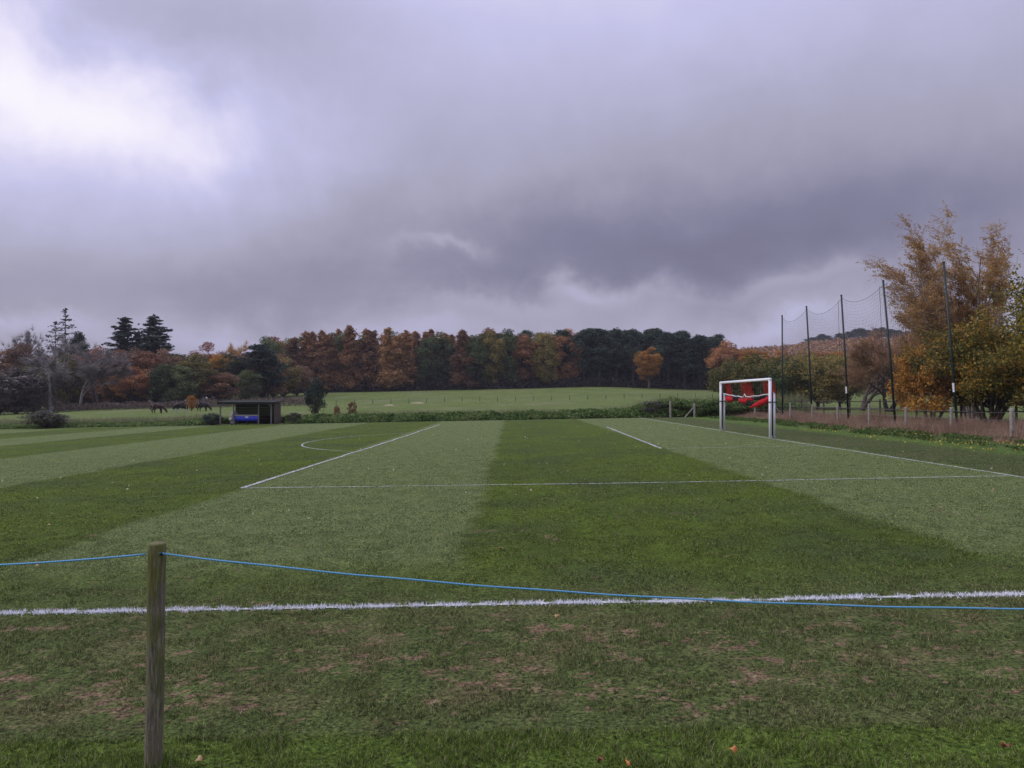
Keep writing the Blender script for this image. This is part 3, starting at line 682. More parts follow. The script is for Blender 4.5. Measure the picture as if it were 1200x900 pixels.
# the lone yellow-orange tree in front of the pines
d = 221; x = wx(760, d); plant('broadleaf_tree', P_('lone', lambda: proto_broad(477, 18, 8.1, 0.42, 12000, 1.0, 0.16, thin=1.6)), L['orange'], B['pine'], x, d, EYE + (466 - 404) * d / 880 - Hf(x, d), 8.6, 'golden orange round tree alone in front of the dark pines', w0=8.1)
tree_o = [o for o in bpy.data.objects if o.name.startswith('broadleaf_tree')][-1]
# second golden tree crown low down: the orange shrub by the pines at left
d = 190; x = wx(306, d); plant('shrub', LOW[0], L['orange'], B['dark'], x, d, 3.6, 3.4, 'small bright orange shrub under the dark pine left of the wood', 'shrub', w0=8.1)

# left part of the wood: individual trees, nearer and lower
left = [  # px, top y, distance, width, proto, leaf, bark, name, label, cat
 (142, 371, 205, 19, FIR[0], 'fir', 'dark', 'cedar', 'dark ragged cedar rising above the left wood, left one of the two', 'cedar'),
 (184, 369, 203, 19, FIR[1], 'fir', 'dark', 'cedar', 'dark ragged cedar rising above the left wood, right one of the two', 'cedar'),
 (166, 388, 209, 15, FIR[1], 'fir', 'dark', 'cedar', 'lower dark cedar filling the gap between the two tall cedars', 'cedar'),
 (76, 361, 195, 12, SPA[0], 'fir', 'dark', 'larch', 'tall sparse dark conifer with bare top above the left wood', 'conifer'),
 (65, 376, 197, 11, SPA[1], 'twig', 'dark', 'larch', 'shorter sparse grey conifer just left of the tallest sparse one', 'conifer'),
 (92, 388, 194, 6.0, PIN[2], 'fir', 'dark', 'pine', 'small dark tufted pine right of the tall sparse conifer', 'pine'),
 (34, 388, 195, 4.0, FIR[0], 'fir', 'dark', 'conifer', 'small pointed dark conifer showing over the far left wood', 'conifer'),
 (12, 392, 190, 9.0, BAR[0], 'grey', 'dark', 'bare_tree', 'thin bare tree against the sky at the far left edge', 'bare tree'),
 (104, 396, 192, 7.0, BAR[1], 'grey', 'pale', 'bare_tree', 'thin bare tree against the sky between conifer and cedars', 'bare tree'),
 (60, 402, 150, 15.0, BAR[2], 'grey', 'pale', 'bare_tree', 'large pale grey bare tree spreading before the left wood', 'bare tree'),
 (20, 402, 165, 10.0, BRO[0], 'brown', 'pale', 'broadleaf_tree', 'brown leaved tree with pale stem at the left edge of the wood', 'broadleaf tree'),
 (94, 412, 156, 12.0, BAR[0], 'grey', 'pale', 'bare_tree', 'grey leafless tree right of the large pale bare tree', 'bare tree'),
 (114, 418, 152, 12.0, BAR[1], 'twig', 'dark', 'bare_tree', 'dark twiggy bare tree left of the orange oaks', 'bare tree'),
 (136, 409, 168, 12, BRO[1], 'rust', 'dark', 'broadleaf_tree', 'rusty orange oak under the left cedar', 'broadleaf tree'),
 (168, 408, 170, 13, BRO[3], 'rust', 'dark', 'broadleaf_tree', 'rusty orange oak under the right cedar', 'broadleaf tree'),
 (156, 428, 163, 9.5, BRO[2], 'rust', 'dark', 'broadleaf_tree', 'lower bright rusty oak between the two rusty oaks', 'broadleaf tree'),
 (194, 419, 160, 9.0, LOW[2], 'green', 'dark', 'broadleaf_tree', 'dark green round oak right of the orange oaks', 'broadleaf tree'),
 (226, 413, 165, 10.5, LOW[0], 'olive', 'dark', 'broadleaf_tree', 'olive green oak right of the dark green oak', 'broadleaf tree'),
 (208, 424, 158, 7.5, LOW[1], 'green', 'dark', 'broadleaf_tree', 'low green oak tucked between dark green and olive oaks', 'broadleaf tree'),
 (247, 399, 200, 11.0, BRO[2], 'pink', 'pale', 'broadleaf_tree', 'pinkish red domed tree on the skyline behind the olive oak', 'broadleaf tree'),
 (256, 414, 180, 9.0, BRO[1], 'orange', 'dark', 'broadleaf_tree', 'golden brown tree below the pinkish red tree', 'broadleaf tree'),
 (284, 393, 205, 8.0, BAR[1], 'birch', 'pale', 'birch', 'pale airy birch on the skyline left of the dark pine', 'birch'),
 (276, 414, 185, 8.0, BRO[3], 'twig', 'pine', 'broadleaf_tree', 'grey brown thin tree left of the dark pine', 'broadleaf tree'),
 (300, 402, 178, 11.0, PIN[0], 'fir', 'dark', 'pine', 'dark spreading pine at the left end of the wood', 'pine'),
 (314, 412, 180, 8.5, PIN[3], 'pine', 'dark', 'pine', 'lower dark pine beside the spreading pine', 'pine'),
 (290, 428, 172, 7.0, LOW[2], 'green', 'dark', 'broadleaf_tree', 'dark green undergrown tree at the foot of the spreading pine', 'broadleaf tree'),
 (258, 436, 165, 10.0, BRO[0], 'brown', 'dark', 'broadleaf_tree', 'dark brown low tree right of the olive oak', 'broadleaf tree'),
 (330, 412, 205, 9.0, LOW[0], 'brown', 'dark', 'broadleaf_tree', 'grey brown tree between the dark pine and the larches', 'broadleaf tree'),
 (348, 424, 208, 9.0, LOW[1], 'brown', 'dark', 'broadleaf_tree', 'grey brown tree at the left corner of the larches', 'broadleaf tree'),
 (-22, 400, 160, 12.0, LOW[1], 'brown', 'dark', 'broadleaf_tree', 'brown tree past the left edge of the wood', 'broadleaf tree'),
 (0, 428, 150, 9.0, LOW[2], 'olive', 'dark', 'broadleaf_tree', 'olive tree low at the very left edge', 'broadleaf tree'),
 (20, 430, 148, 13.0, LOW[0], 'twig', 'dark', 'broadleaf_tree', 'wide purplish brown twiggy thicket tree low at the far left', 'broadleaf tree'),
 (40, 424, 160, 7.0, LOW[1], 'green', 'dark', 'broadleaf_tree', 'dark evergreen tree behind the pale bare tree', 'broadleaf tree'),
]
for px, ty, d, w, pr, lf, bk, nm, lab, cat in left:
    x = wx(px, d); h = EYE + (466 - ty) * d / 880.0 - Hf(x, d)
    w0 = 6.0 if pr in FIR + SPA + PIN else (8.1 if pr in BRO + LOW else 11.0)
    plant(nm, pr, L[lf], B[bk], x, d, h, w, lab, cat, w0=w0, h0=18.0 if pr not in BAR else 17.0)
for j in range(30):      # filling trees behind
    px = -30 + j * 12.5; d = 182 + (j % 3) * 8 + rnd.uniform(-2, 2)
    if 120 < px < 215: d += 2
    ty = 410 + rnd.uniform(-6, 6); x = wx(px, d)
    lf = ['brown', 'twig', 'rust', 'brown', 'olive'][j % 5]
    plant('broadleaf_tree', LOW[j % 3], L[lf], B['dark'], x, d, EYE + (466 - ty) * d / 880 - Hf(x, d), 9, {'brown': 'brown tree in the depth of the left wood', 'twig': 'grey brown twiggy tree in the depth of the left wood', 'rust': 'rust tree in the depth of the left wood', 'olive': 'olive tree in the depth of the left wood'}[lf], 'tree', {'brown': 'brown trees deep in the left wood', 'twig': 'twiggy trees deep in the left wood', 'rust': 'rust trees deep in the left wood', 'olive': 'olive trees deep in the left wood'}[lf], w0=8.1)
# purple-brown scrub along the foot of the left wood
V = []; n = 26000; px = -40 + rs.rand(n) * 400; d = 146 + rs.rand(n) * 14; x = (px - 600) / 880 * d
hh = (1.0 + 4.6 * sstep(80, 40, px) + 0.9 * fbm(x / 4, d / 4, 3)); z = H(x, d) + rs.rand(n) ** 0.7 * hh * (0.6 + 0.6 * fbm(x / 3 + 4, d / 3, 3))
sc_ = link('scrub', np_mesh('scrub', leaves(np.stack([x, d, z], 1), 0.32, rs, 0.4), 4, leafy('scrub_leaf', [(0.1, (0.06, 0.045, 0.038)), (0.5, (0.115, 0.085, 0.07)), (0.8, (0.165, 0.13, 0.10)), (0.97, (0.12, 0.14, 0.07))], trans=0.1, noise_sc=0.3))); tag(sc_, 'purple brown scrub along the foot of the left wood', 'scrub', kind='stuff')

# far hill covered with autumn wood: too many crowns to count
rs = np.random.RandomState(33); V = []; m = 0; VT = []; VP = []
HU = []
for j in range(5600):
    d = 290 + rs.rand() ** 0.8 * 410; k = 0.22 + rs.rand() * 0.56; x = k * d
    if x < 75: continue
    r = 3.0 + 2.6 * rs.rand(); h = 6 + 5.5 * rs.rand(); n_ = int(34 + 5 * r * (1.3 if d < 450 else 1.0))
    dd = rs.normal(size=(n_, 3)); dd[:, 2] = np.abs(dd[:, 2]) * 1.2; dd /= np.linalg.norm(dd, axis=1, keepdims=True)
    q = dd * np.array([r, r, h * 0.6]) * (0.55 + 0.5 * rs.rand(n_, 1)) + np.array([x, d, Hf(x, d) + h * 0.34])
    V.append(leaves(q, 1.5, rs, 0.75)); HU.append(np.full(n_ * 4, np.clip(rs.normal() * 0.17 + 0.5 + 0.6 * (float(fbm(x / 45, d / 90, 3)) - 0.5), 0, 1)))
m_hill, g, b, out = new_mat('hill_wood_leaf')
hu = g.new('ShaderNodeAttribute', attribute_name='species'); geo = g.new('ShaderNodeNewGeometry')
g.put(b.inputs['Base Color'], g.ramp(g.math('MULTIPLY_ADD', g.math('SUBTRACT', geo.outputs['Random Per Island'], 0.5), 0.22, hu.outputs['Fac']), [(0.1, (0.11, 0.105, 0.05)), (0.3, (0.20, 0.125, 0.085)), (0.5, (0.31, 0.165, 0.09)), (0.7, (0.42, 0.23, 0.10)), (0.92, (0.30, 0.24, 0.10))]))
hw = link('hill_wood', np_mesh('hill_wood', np.concatenate(V), 4, m_hill, {'species': np.concatenate(HU)})); tag(hw, 'rust and brown autumn wood covering the far hill', 'woodland', kind='stuff')
# dark pines on the crest of the hill
for j, (px, ty) in enumerate([(952, 395), (962, 391), (970, 393), (984, 390), (994, 388), (1002, 385), (1010, 384), (1018, 386), (1027, 384), (1036, 383), (1045, 385), (1054, 386), (1063, 388), (1072, 387), (1082, 390), (1092, 389)]):
    d = 668 + (j % 3) * 6; x = wx(px, d)
    plant('pine', PIN[j % 4], L['pine'], B['dark'], x, d, EYE + (466 - ty) * d / 880 - Hf(x, d), 15, 'dark pine on the far hill crest, %s from the left' % ORD[j], 'pine', 'pines on the crest of the far hill')

# middle distance on the right
MID = [P_(('mid', k), lambda k=k: proto_broad(600 + k, 7, 8, 0.24, 13000, 0.85, 0.12, depth=2, r0=0.2, thin=1.5)) for k in range(3)]
MBR = P_('midbare', lambda: proto_bare(650, 7, 5, 0.2, spread=0.8, tw=0.022, haze=15000, stems=2))
mid = [
 (868, 417, 92, 8.6, MID[0], 'olive', 'dark olive hawthorn behind the goal, nearest the wood'),
 (900, 413, 84, 8.4, MID[1], 'olive', 'dark olive tree behind the right goal post'),
 (925, 420, 80, 7.0, MID[2], 'green', 'dark green bushy tree behind the second net pole'),
 (958, 408, 78, 7.8, MID[0], 'olive', 'olive and gold bushy tree between the second and third net poles'),
 (985, 414, 82, 6.0, MID[1], 'olive', 'small olive tree just left of the third net pole'),
]
for px, ty, d, w, pr, lf, lab in mid:
    x = wx(px, d); plant('hawthorn', pr, L[lf], B['dark'], x, d, EYE + (466 - ty) * d / 880 - Hf(x, d), w, lab, 'tree', h0=7, w0=8)
for px, ty, d, w, lab in ((1008, 402, 70, 6.6, 'brown twiggy bare tree right of the third net pole'), (1040, 398, 66, 6.2, 'brown twiggy bare tree behind the fourth net pole')):
    x = wx(px, d); plant('bare_tree', MBR, L['brown'], B['dark'], x, d, EYE + (466 - ty) * d / 880 - Hf(x, d), w, lab, 'bare tree', h0=6.6, w0=5.5)
HPX = [1060, 1078, 1098, 1120, 1045, 1150, 1180, 1025, 1003, 983, 960, 935, 910, 885, 862, 848]
for j, (px, d, h, lf) in enumerate([(1060, 170, 9, 'brown'), (1078, 175, 8, 'rust'), (1098, 168, 8, 'brown'), (1120, 172, 9, 'olive'), (1045, 180, 9, 'rust'), (1150, 170, 9, 'brown'), (1180, 165, 10, 'olive'), (1025, 185, 10, 'brown'), (1003, 190, 11, 'rust'), (983, 195, 11, 'orange'), (960, 200, 12, 'rust'), (935, 205, 12, 'brown'), (910, 208, 12, 'rust'), (885, 212, 13, 'orange'), (862, 216, 14, 'rust'), (848, 222, 15, 'rust')]):
    x = wx(px, d); plant('broadleaf_tree', LOW[j % 3], L[lf], B['dark'], x, d, h, 11, '%s leaved tree below the far hill, %s from the right' % ({'olive': 'olive', 'rust': 'rust', 'brown': 'brown', 'orange': 'orange'}[lf], ORD[sorted(HPX, reverse=True).index(px)]), 'broadleaf tree', 'autumn trees below the far hill', w0=8.1)

# the big trees on the right
def birch():
    T = Tree(71); rs = T.rs
    for k, (lx, ly, Lh) in enumerate([(-0.31, 0.05, 12.2), (-0.14, 0.12, 13.0), (-0.25, 0.1, 11.6), (0.08, -0.05, 9.8), (0.00, -0.08, 10.6), (0.15, 0.1, 8.6), (-0.22, -0.1, 9.4), (-0.22, 0.2, 10.4), (0.26, 0.05, 7.2), (-0.05, 0.3, 9.8), (-0.20, -0.15, 8.6), (0.07, 0.2, 8.4), (-0.30, 0.1, 7.2), (-0.26, 0.15, 6.4), (-0.07, -0.2, 11.8), (0.10, -0.15, 8.2)]):
        T.limb((lx * 0.8, ly * 0.6, 0), (lx, ly, 1.0), Lh, 0.075, 2, wander=0.12, up=0.05, wind=(-0.02, 0, 0.02), kids=(8, 11), spread=0.60, ratio=0.25, seg=9, start=0.20, sides=5)
    P = []; Q = []
    for p, d in T.pts:      # fine windblown twigs, each strung with leaves
        p = np.asarray(p)
        for _ in range(3):
            td = np.array([-1.0, 0.0, 0.30]) + rs.normal(size=3) * np.array([0.55, 0.6, 0.55]) + d * 0.5; td /= np.linalg.norm(td); Lt = 0.35 + 0.75 * rs.rand()
            T.mb.tube([p, p + td * Lt * 0.5 + np.array([0, 0, 0.04]), p + td * Lt], [0.007, 0.005, 0.002], 3, cap=False)
            k = rs.randint(14, 28); u = rs.rand(k, 1); P.append(p + td * Lt * u + rs.normal(size=(k, 3)) * 0.055)
    P = np.concatenate(P); P = P[(P[:, 2] > 1.6)]
    dens = fbm(P[:, 0] * 0.8 + 3, P[:, 2] * 0.8 + 8, 3); P = P[rs.rand(len(P)) < 0.18 + 1.0 * sstep(0.41, 0.58, dens) + 0.30 * (P[:, 0] < -0.6)]
    return T.mb.mesh('trunk', True), np_mesh('crown', leaves(P, 0.095, rs, 0.6, hang=(-0.7, 0, 0.15)), 4)
def maple():
    T = Tree(83); rs = T.rs
    for k in range(9):
        a = k * 2.4; s = 0.35 + 0.5 * rs.rand()
        T.limb((0.22 * math.cos(a), 0.22 * math.sin(a), 0), (s * math.cos(a), s * math.sin(a), 1.0), 2.9, 0.12, 3, wander=0.35, up=0.05, kids=(3, 5), spread=0.8, ratio=0.66, seg=5, start=0.3, sides=6)
    P = []
    for p, d in T.pts:
        p = np.asarray(p); k = rs.randint(30, 75); P.append(clump(p, 0.55, k, rs, 0.8))
    P = np.concatenate(P); P = P[(P[:, 2] > 1.0)]
    return T.mb.mesh('trunk', True), np_mesh('crown', leaves(P, 0.12, rs, 0.8), 4)
def maple2():
    T = Tree(88); rs = T.rs
    for k in range(5):
        a = k * 2.4; s = 0.3 + 0.3 * rs.rand()
        T.limb((0.1 * math.cos(a), 0.1 * math.sin(a), 0), (s * math.cos(a), s * math.sin(a), 1.0), 2.4, 0.08, 3, wander=0.3, up=0.05, kids=(3, 4), spread=0.7, ratio=0.6, seg=5, start=0.3, sides=5)
    P = np.concatenate([clump(np.asarray(p), 0.4, rs.randint(20, 45), rs, 0.8) for p, d in T.pts]); P = P[P[:, 2] > 0.8]
    return T.mb.mesh('trunk', True), np_mesh('crown', leaves(P, 0.12, rs, 0.8), 4)
def edge_tree():
    T = Tree(95); rs = T.rs
    for k in range(3):
        a = k * 2.1; T.limb((0, 0, 0), (0.35 * math.cos(a), 0.35 * math.sin(a), 1.0), 4.4, 0.15, 3, wander=0.3, up=0.12, kids=(4, 6), spread=0.8, ratio=0.6, seg=6, start=0.25, sides=6)
    P = []
    for p, d in T.pts: P.append(clump(np.asarray(p), 0.42, rs.randint(14, 34), rs, 0.8))
    P = np.concatenate(P); P = P[P[:, 2] > 0.9]
    return T.mb.mesh('trunk', True), np_mesh('crown', leaves(P, 0.11, rs, 0.8), 4)
bt = birch(); zz = max(v.co.z for v in bt[1].vertices)
plant('birch', bt, L['birch'], B['birch'], 26.6, 43.5, 13.2, 0.92, 'tall windblown birch with thin golden brown leaves behind the right fence', 'birch', h0=zz, w0=1, rz=0)
mt = maple(); zz = max(v.co.z for v in mt[1].vertices)
plant('field_maple', mt, L['maple'], B['dark'], 23.9, 37.5, 5.9, 1.0, 'many stemmed orange and olive maple standing behind the right fence', 'maple', h0=zz, w0=1, rz=0)
mt2 = maple2(); zz = max(v.co.z for v in mt2[1].vertices)
plant('broadleaf_tree', mt2, L['orange'], B['dark'], 22.6, 40.5, 4.6, 1.0, 'small orange leaved tree at the left side of the maple', 'tree', h0=zz, w0=1, rz=0)
et = edge_tree(); zz = max(v.co.z for v in et[1].vertices)
plant('broadleaf_tree', et, L['yellow'], B['dark'], 22.9, 29.5, 9.6, 1.0, 'tree with bright yellow leaves cut by the right edge', 'tree', h0=zz, w0=1, rz=0)

L['scrubby'] = leafy('dark_bush_leaf', [(0.1, (0.035, 0.034, 0.03)), (0.5, (0.075, 0.072, 0.058)), (0.9, (0.13, 0.125, 0.085))], trans=0.1)
# small plants behind the bank
SH = [P_(('sh', k), lambda k=k: proto_broad(700 + k, 3, 2.6, 0.13, 3200, 0.95, 0.10, r0=0.07, depth=1)) for k in range(2)]
d = 76; x = wx(370, d); plant('young_tree', SH[0], L['fir'], B['dark'], x, d, EYE + (466 - 440) * d / 880 - Hf(x, d), 2.5, 'dark young evergreen tree behind the bank right of the dugout', 'young tree', h0=3, w0=2.6)
d = 72; x = wx(413, d); plant('sapling', SH[1], L['rust'], B['dark'], x, d, 2.1, 1.1, 'small red brown sapling behind the bank', 'sapling', h0=3, w0=2.6)
d = 72; x = wx(395, d); plant('sapling', SH[0], L['rust'], B['dark'], x, d, 1.7, 0.7, 'smaller reddish sapling nearest the young evergreen', 'sapling', h0=3, w0=2.6)
d = 132; x = wx(225, d); plant('shrub', SH[1], L['orange'], B['dark'], x, d, 3.1, 2.1, 'bright orange upright shrub between the grazing horses', 'shrub', h0=3, w0=2.6)
d = 66.8; x = wx(55, d); plant('bush', SH[0], L['scrubby'], B['dark'], x, d, 1.75, 4.4, 'dark greyish dome shaped bush at the left end of the bank', 'bush', h0=3, w0=2.6)
d = 66.0; x = wx(345, d); plant('bush', SH[1], L['scrubby'], B['dark'], x, d, 1.2, 1.6, 'low dark bramble bush against the dugout right side', 'bush', h0=3, w0=2.6)
d = 66.0; x = wx(249, d); plant('bush', SH[0], L['fir'], B['dark'], x, d, 1.25, 1.9, 'low black looking bush against the dugout left side', 'bush', h0=3, w0=2.6)
d = 64; x = wx(768, d); plant('bush', SH[1], L['scrubby'], B['dark'], x, d, 1.6, 3.2, 'grey green straggly bush in the bank below the golden tree', 'bush', h0=3, w0=2.6)
for k, (px, dd_, hh_, ww_) in enumerate(((790, 64, 1.9, 3.6), (822, 62, 1.8, 3.6), (842, 61, 1.75, 3.0), (868, 62, 1.7, 3.4), (895, 62, 1.9, 3.2))):
    x = wx(px, dd_); plant('bush', SH[k % 2], L['bramble'], B['dark'], x, dd_, hh_, ww_, 'green bramble bush behind the goal, %s of five from the left' % ORD[k], 'bush', 'bramble bushes behind the goal', h0=3, w0=2.6)

#@@OBJECTS
# ------------------------------------------------------------------ football goal with gathered net
GX0, GY0, GY1, GH = 10.62, 30.9, 38.2, 2.44
go = empty('football_goal', (GX0, (GY0 + GY1) / 2, Hf(GX0, 34.5))); tag(go, 'white football goal with red and black net tied up under the crossbar', 'football goal')
hl = (GY1 - GY0) / 2
def oval(mb, p0, p1, a, b_): mb.tube([p0, p1], (a + b_) / 2, 10)
for s in (-1, 1):
    mb = MB(); oval(mb, (0, s * hl, 0.02), (0, s * hl, GH), 0.06, 0.06); mb.build('goal_post', m_white, go, True)
mb = MB(); oval(mb, (0, -hl - 0.06, GH), (0, hl + 0.06, GH), 0.06, 0.06); mb.build('crossbar', m_white, go, True)
for s in (-1, 1):      # side frames folded flat behind each post
    mb = MB(); xo = 0.19
    mb.tube([(xo, s * hl + 0.06, 0.05), (xo, s * hl + 0.06, 1.86)], 0.042, 8); mb.tube([(0.03, s * hl, 0.06), (xo + 0.02, s * hl + 0.06, 0.06)], 0.035, 6)
    fr = mb.build('folded_side_frame', m_white, go, True)
    mb = MB(); mb.tube([(xo / 2 + 0.01, s * hl + 0.03, 0.02), (xo / 2 + 0.01, s * hl + 0.03, 0.09)], 0.05, 6); mb.tube([(xo / 2, s * hl + 0.03, 0.1), (xo / 2, s * hl + 0.03, 1.9)], 0.028, 6); mb.build('gathered_side_net', m_netblack, go)
    mb = MB(); mb.tube([(-0.07, s * hl - 0.07, 1.5), (xo + 0.05, s * hl - 0.03, 1.5), (xo + 0.05, s * hl + 0.11, 1.5), (-0.07, s * hl + 0.07, 1.5), (-0.07, s * hl - 0.07, 1.5)], 0.022, 5); mb.build('strap', m_black, go)
    mb = MB(); mb.tube([(0.05, s * hl, 2.38), (0.26, s * hl + 0.02, 2.36), (0.28, s * hl + 0.03, 1.85)], 0.02, 5); mb.build('net_bracket', m_black, go)
# hanging net: vertical bands of red and black, gathered into a roll below
def is_red(t):  return t < 0.17 and t > 0.02 or 0.37 < t < 0.61 or t > 0.80      # t: 0 far post .. 1 near post
rg = random.Random(4)
upRs, upBs, roB = [MB(), MB(), MB()], [MB(), MB(), MB(), MB()], MB()
def upB_of(t): return upBs[0 if t < 0.1 else (1 if t < 0.45 else (2 if t < 0.9 else 3))]
def upR_of(t): return upRs[0 if t < 0.25 else (1 if t < 0.7 else 2)]
def zroll(t): return 1.86 - 0.16 * math.sin(math.pi * t) * 1.0 + 0.12 * (abs(t - 0.5) < 0.02)
NN = 100
def ypos(t): return hl - 2 * hl * t
for k in range(NN):
    t = (k + 0.5) / NN; tgt = upR_of(t) if is_red(t) else upB_of(t)
    zt = GH - 0.05; zb = zroll(t); y = ypos(t)
    pts = [(0.16 + 0.10 * q + 0.03 * math.sin(k * 1.3 + q * 5), y + 0.03 * math.sin(k + q * 7), zt + (zb - zt) * q) for q in (0, 0.33, 0.66, 1)]
    if is_red(t): tgt.tube(pts, 0.007, 3, cap=False)
    elif k % 2: tgt.tube(pts, 0.007, 3, cap=False)
for r_ in range(9):
    q = r_ / 8.5; prev = None
    for k in range(NN + 1):
        t = k / NN; y = ypos(t); zt = GH - 0.05; z = zt + (zroll(t) - zt) * q; p = (0.16 + 0.1 * q, y, z + 0.01 * math.sin(k * 2.1))
        if prev and k % 1 == 0 and (is_red(t) or r_ % 2 == 0): (upR_of(t) if is_red(t) else upB_of(t)).tube([prev, p], 0.007 if is_red(t) else 0.006, 3, cap=False)
        prev = p
[q_.build('red_net_panel', m_red, go) for q_ in upRs]; [q_.build('black_net_panel', m_netblack, go) for q_ in upBs if q_.v]
def lump(mb, t0, t1, dz, r, seed):
    r_s = random.Random(seed); n = 12; pts, rr = [], []
    for k in range(n + 1):
        u = k / n; t = t0 + (t1 - t0) * u; pts.append((0.26 + r_s.uniform(-.03, .03), ypos(t), zroll(t) - 0.10 + dz(u) + r_s.uniform(-.02, .02))); rr.append(max(0.02, r * math.sin(math.pi * min(max(u, 0.06), 0.94)) ** 0.5 * r_s.uniform(0.8, 1.2)))
    mb.tube(pts, rr, 9)
for t0, t1, dz_, r__, sd_ in ((0.02, 0.17, lambda u: -0.10, 0.16, 1), (0.31, 0.50, lambda u: -0.06 - 0.04 * u, 0.13, 2), (0.50, 0.62, lambda u: 0.0, 0.08, 5), (0.55, 0.97, lambda u: -0.36 + 0.34 * u, 0.13, 3), (0.84, 0.985, lambda u: -0.02, 0.10, 6)):
    mb = MB(); lump(mb, t0, t1, dz_, r__, sd_); mb.build('red_net_bundle', m_red, go, True)
lump(roB, 0.17, 0.33, lambda u: 0.0, 0.10, 7); lump(roB, 0.57, 0.86, lambda u: 0.03, 0.09, 8); lump(roB, 0.44, 0.60, lambda u: -0.22, 0.08, 9)
roB.build('black_net_bundle', m_netblack, go, True)
mb = MB(); mb.tube([(0.12 + 0.04 * math.sin(t * 9), ypos(t), zroll(t) + 0.02 + 0.012 * math.sin(t * 40)) for t in [k / 40 for k in range(41)]], 0.022, 6); mb.build('tie_rope', m_whiterope, go, True)
mb = MB()      # loose net hanging below the roll
for k in range(46):
    t = 0.3 + 0.66 * k / 46; y = ypos(t); z0 = zroll(t) - 0.2; dz = 0.30 * math.sin(math.pi * k / 46) + 0.05
    mb.tube([(0.26, y, z0), (0.28, y + 0.03, z0 - dz)], 0.005, 3, cap=False)
for q in (0.35, 0.7, 1.0):
    mb.tube([(0.27, ypos(0.3 + 0.66 * k / 46), zroll(0.3 + 0.66 * k / 46) - 0.2 - q * (0.30 * math.sin(math.pi * k / 46) + 0.05)) for k in range(46)], 0.005, 3, cap=False)
mb.build('loose_net_fringe', m_netblack, go)

# ------------------------------------------------------------------ ball-stop net on tall poles
bs = empty('ball_stop_net', (19.8, 44, Hf(19.8, 44))); tag(bs, 'sagging ball stop netting strung between tall dark green leaning poles', 'ball stop net')
BX, BZ = 19.8, Hf(19.8, 44)
YP = [55.0, 49.55, 44.2, 38.8, 33.4, 28.0]; LN = [0.02, -0.33, -0.37, -0.57, -0.54, -0.5]; PHT = 7.52
for y, l in zip(YP[:5], LN[:5]):
    z0 = Hf(19.8, y) - BZ - 0.05
    mb = MB(); mb.tube([(0, y - 44, z0), (l * 0.45, y - 44, z0 + PHT * 0.5), (l, y - 44, z0 + PHT)], [0.060, 0.055, 0.048], 10); mb.tube([(l, y - 44, z0 + PHT), (l, y - 44, z0 + PHT + 0.05)], 0.058, 10)
    p = mb.build('pole', m_pole, bs, True)
    if y in (44.2, 33.4):
        mb = MB(); mb.tube([(l * 0.22 - 0.05, y - 44 - 0.04, z0 + 1.75), (l * 0.26 - 0.05, y - 44 - 0.04, z0 + 2.15)], 0.045, 8); mb.build('white_band', m_white, p)
mb = MB()
for a in range(4):
    ya, yb, la, lb = YP[a] - 44, YP[a + 1] - 44, LN[a], LN[a + 1]
    def net_pt(u, v):     # v 0 bottom .. 1 top
        top = PHT - 0.18 - 0.62 * (1 - (2 * u - 1) ** 2) * (0.85 + 0.15 * (a % 2)); bot = 0.25
        ln = la + (lb - la) * u; z = bot + (top - bot) * v
        return (ln * z / PHT + 0.02 - 0.10 * math.sin(math.pi * u) * v, ya + (yb - ya) * u, z + Hf(19.8, 44 + ya) - BZ)
    nu, nvv = 30, 36
    for k in range(nu + 1): mb.tube([net_pt(k / nu, v / 6) for v in range(7)], 0.003 if k not in (0, nu) else 0.007, 3, cap=False)
    for j in range(nvv + 1): mb.tube([net_pt(k / 15, j / nvv) for k in range(16)], 0.003 if j < nvv else 0.010, 3, cap=False)
mb.build('netting', m_mesh, bs)
mb = MB()
for i in (2, 3): mb = MB(); mb.tube([(LN[i] - 0.12, YP[i] - 44 + 0.15, PHT - 0.3), (LN[i] * 0.3 - 0.25, YP[i] - 44 + 0.2, 0.4)], 0.010, 4); mb.build('hanging_cord', m_mesh, bs)

# ------------------------------------------------------------------ right-hand post and wire fence
def post_mesh(h, r, seed, n=9, lean=0.02):
    r_s = random.Random(seed); mb = MB(); L1, L2 = r_s.uniform(-lean, lean), r_s.uniform(-lean, lean)
    zs = [-0.1, 0.02, h * 0.3, h * 0.6, h * 0.9, h - 0.015, h]; rr = [r * 1.05, r * 1.03, r * 0.98, r, r * 0.97, r * 0.93, r * 0.7]
    mb.tube([(L1 * z, L2 * z, z) for z in zs], rr, n); return mb
ff = empty('post_and_wire_fence', (18.3, 38, Hf(18.3, 38))); tag(ff, 'old pale wooden posts and sagging wires running through the long grass', 'fence')
FZ = Hf(18.3, 38); ys = [20.3, 23.9, 27.5, 31.3, 34.9, 38.5, 42.2, 45.8, 49.4, 53.0, 56.6]; tops = []
for k, y in enumerate(ys):
    h = [1.12, 1.12, 1.14, 1.12, 1.1, 1.22, 1.08, 1.12, 1.2, 1.15, 1.1][k]
    o = post_mesh(h, 0.06 if k != 2 else 0.075, 30 + k).build('post', m_oldwood, ff, True); o.location = (0, y - 38, Hf(18.3, y) - FZ); tops.append((y - 38, Hf(18.3, y) - FZ))
for hz in (0.35, 0.7, 1.0):
    mb = MB()
    for (y0, z0), (y1, z1) in zip(tops[:-1], tops[1:]):
        mb.tube([(-0.07, y0 + (y1 - y0) * u, z0 + (z1 - z0) * u + hz - 0.05 * math.sin(math.pi * u)) for u in (0, .25, .5, .75, 1)], 0.006, 3, cap=False)
    mb.build('wire', m_wire, ff)
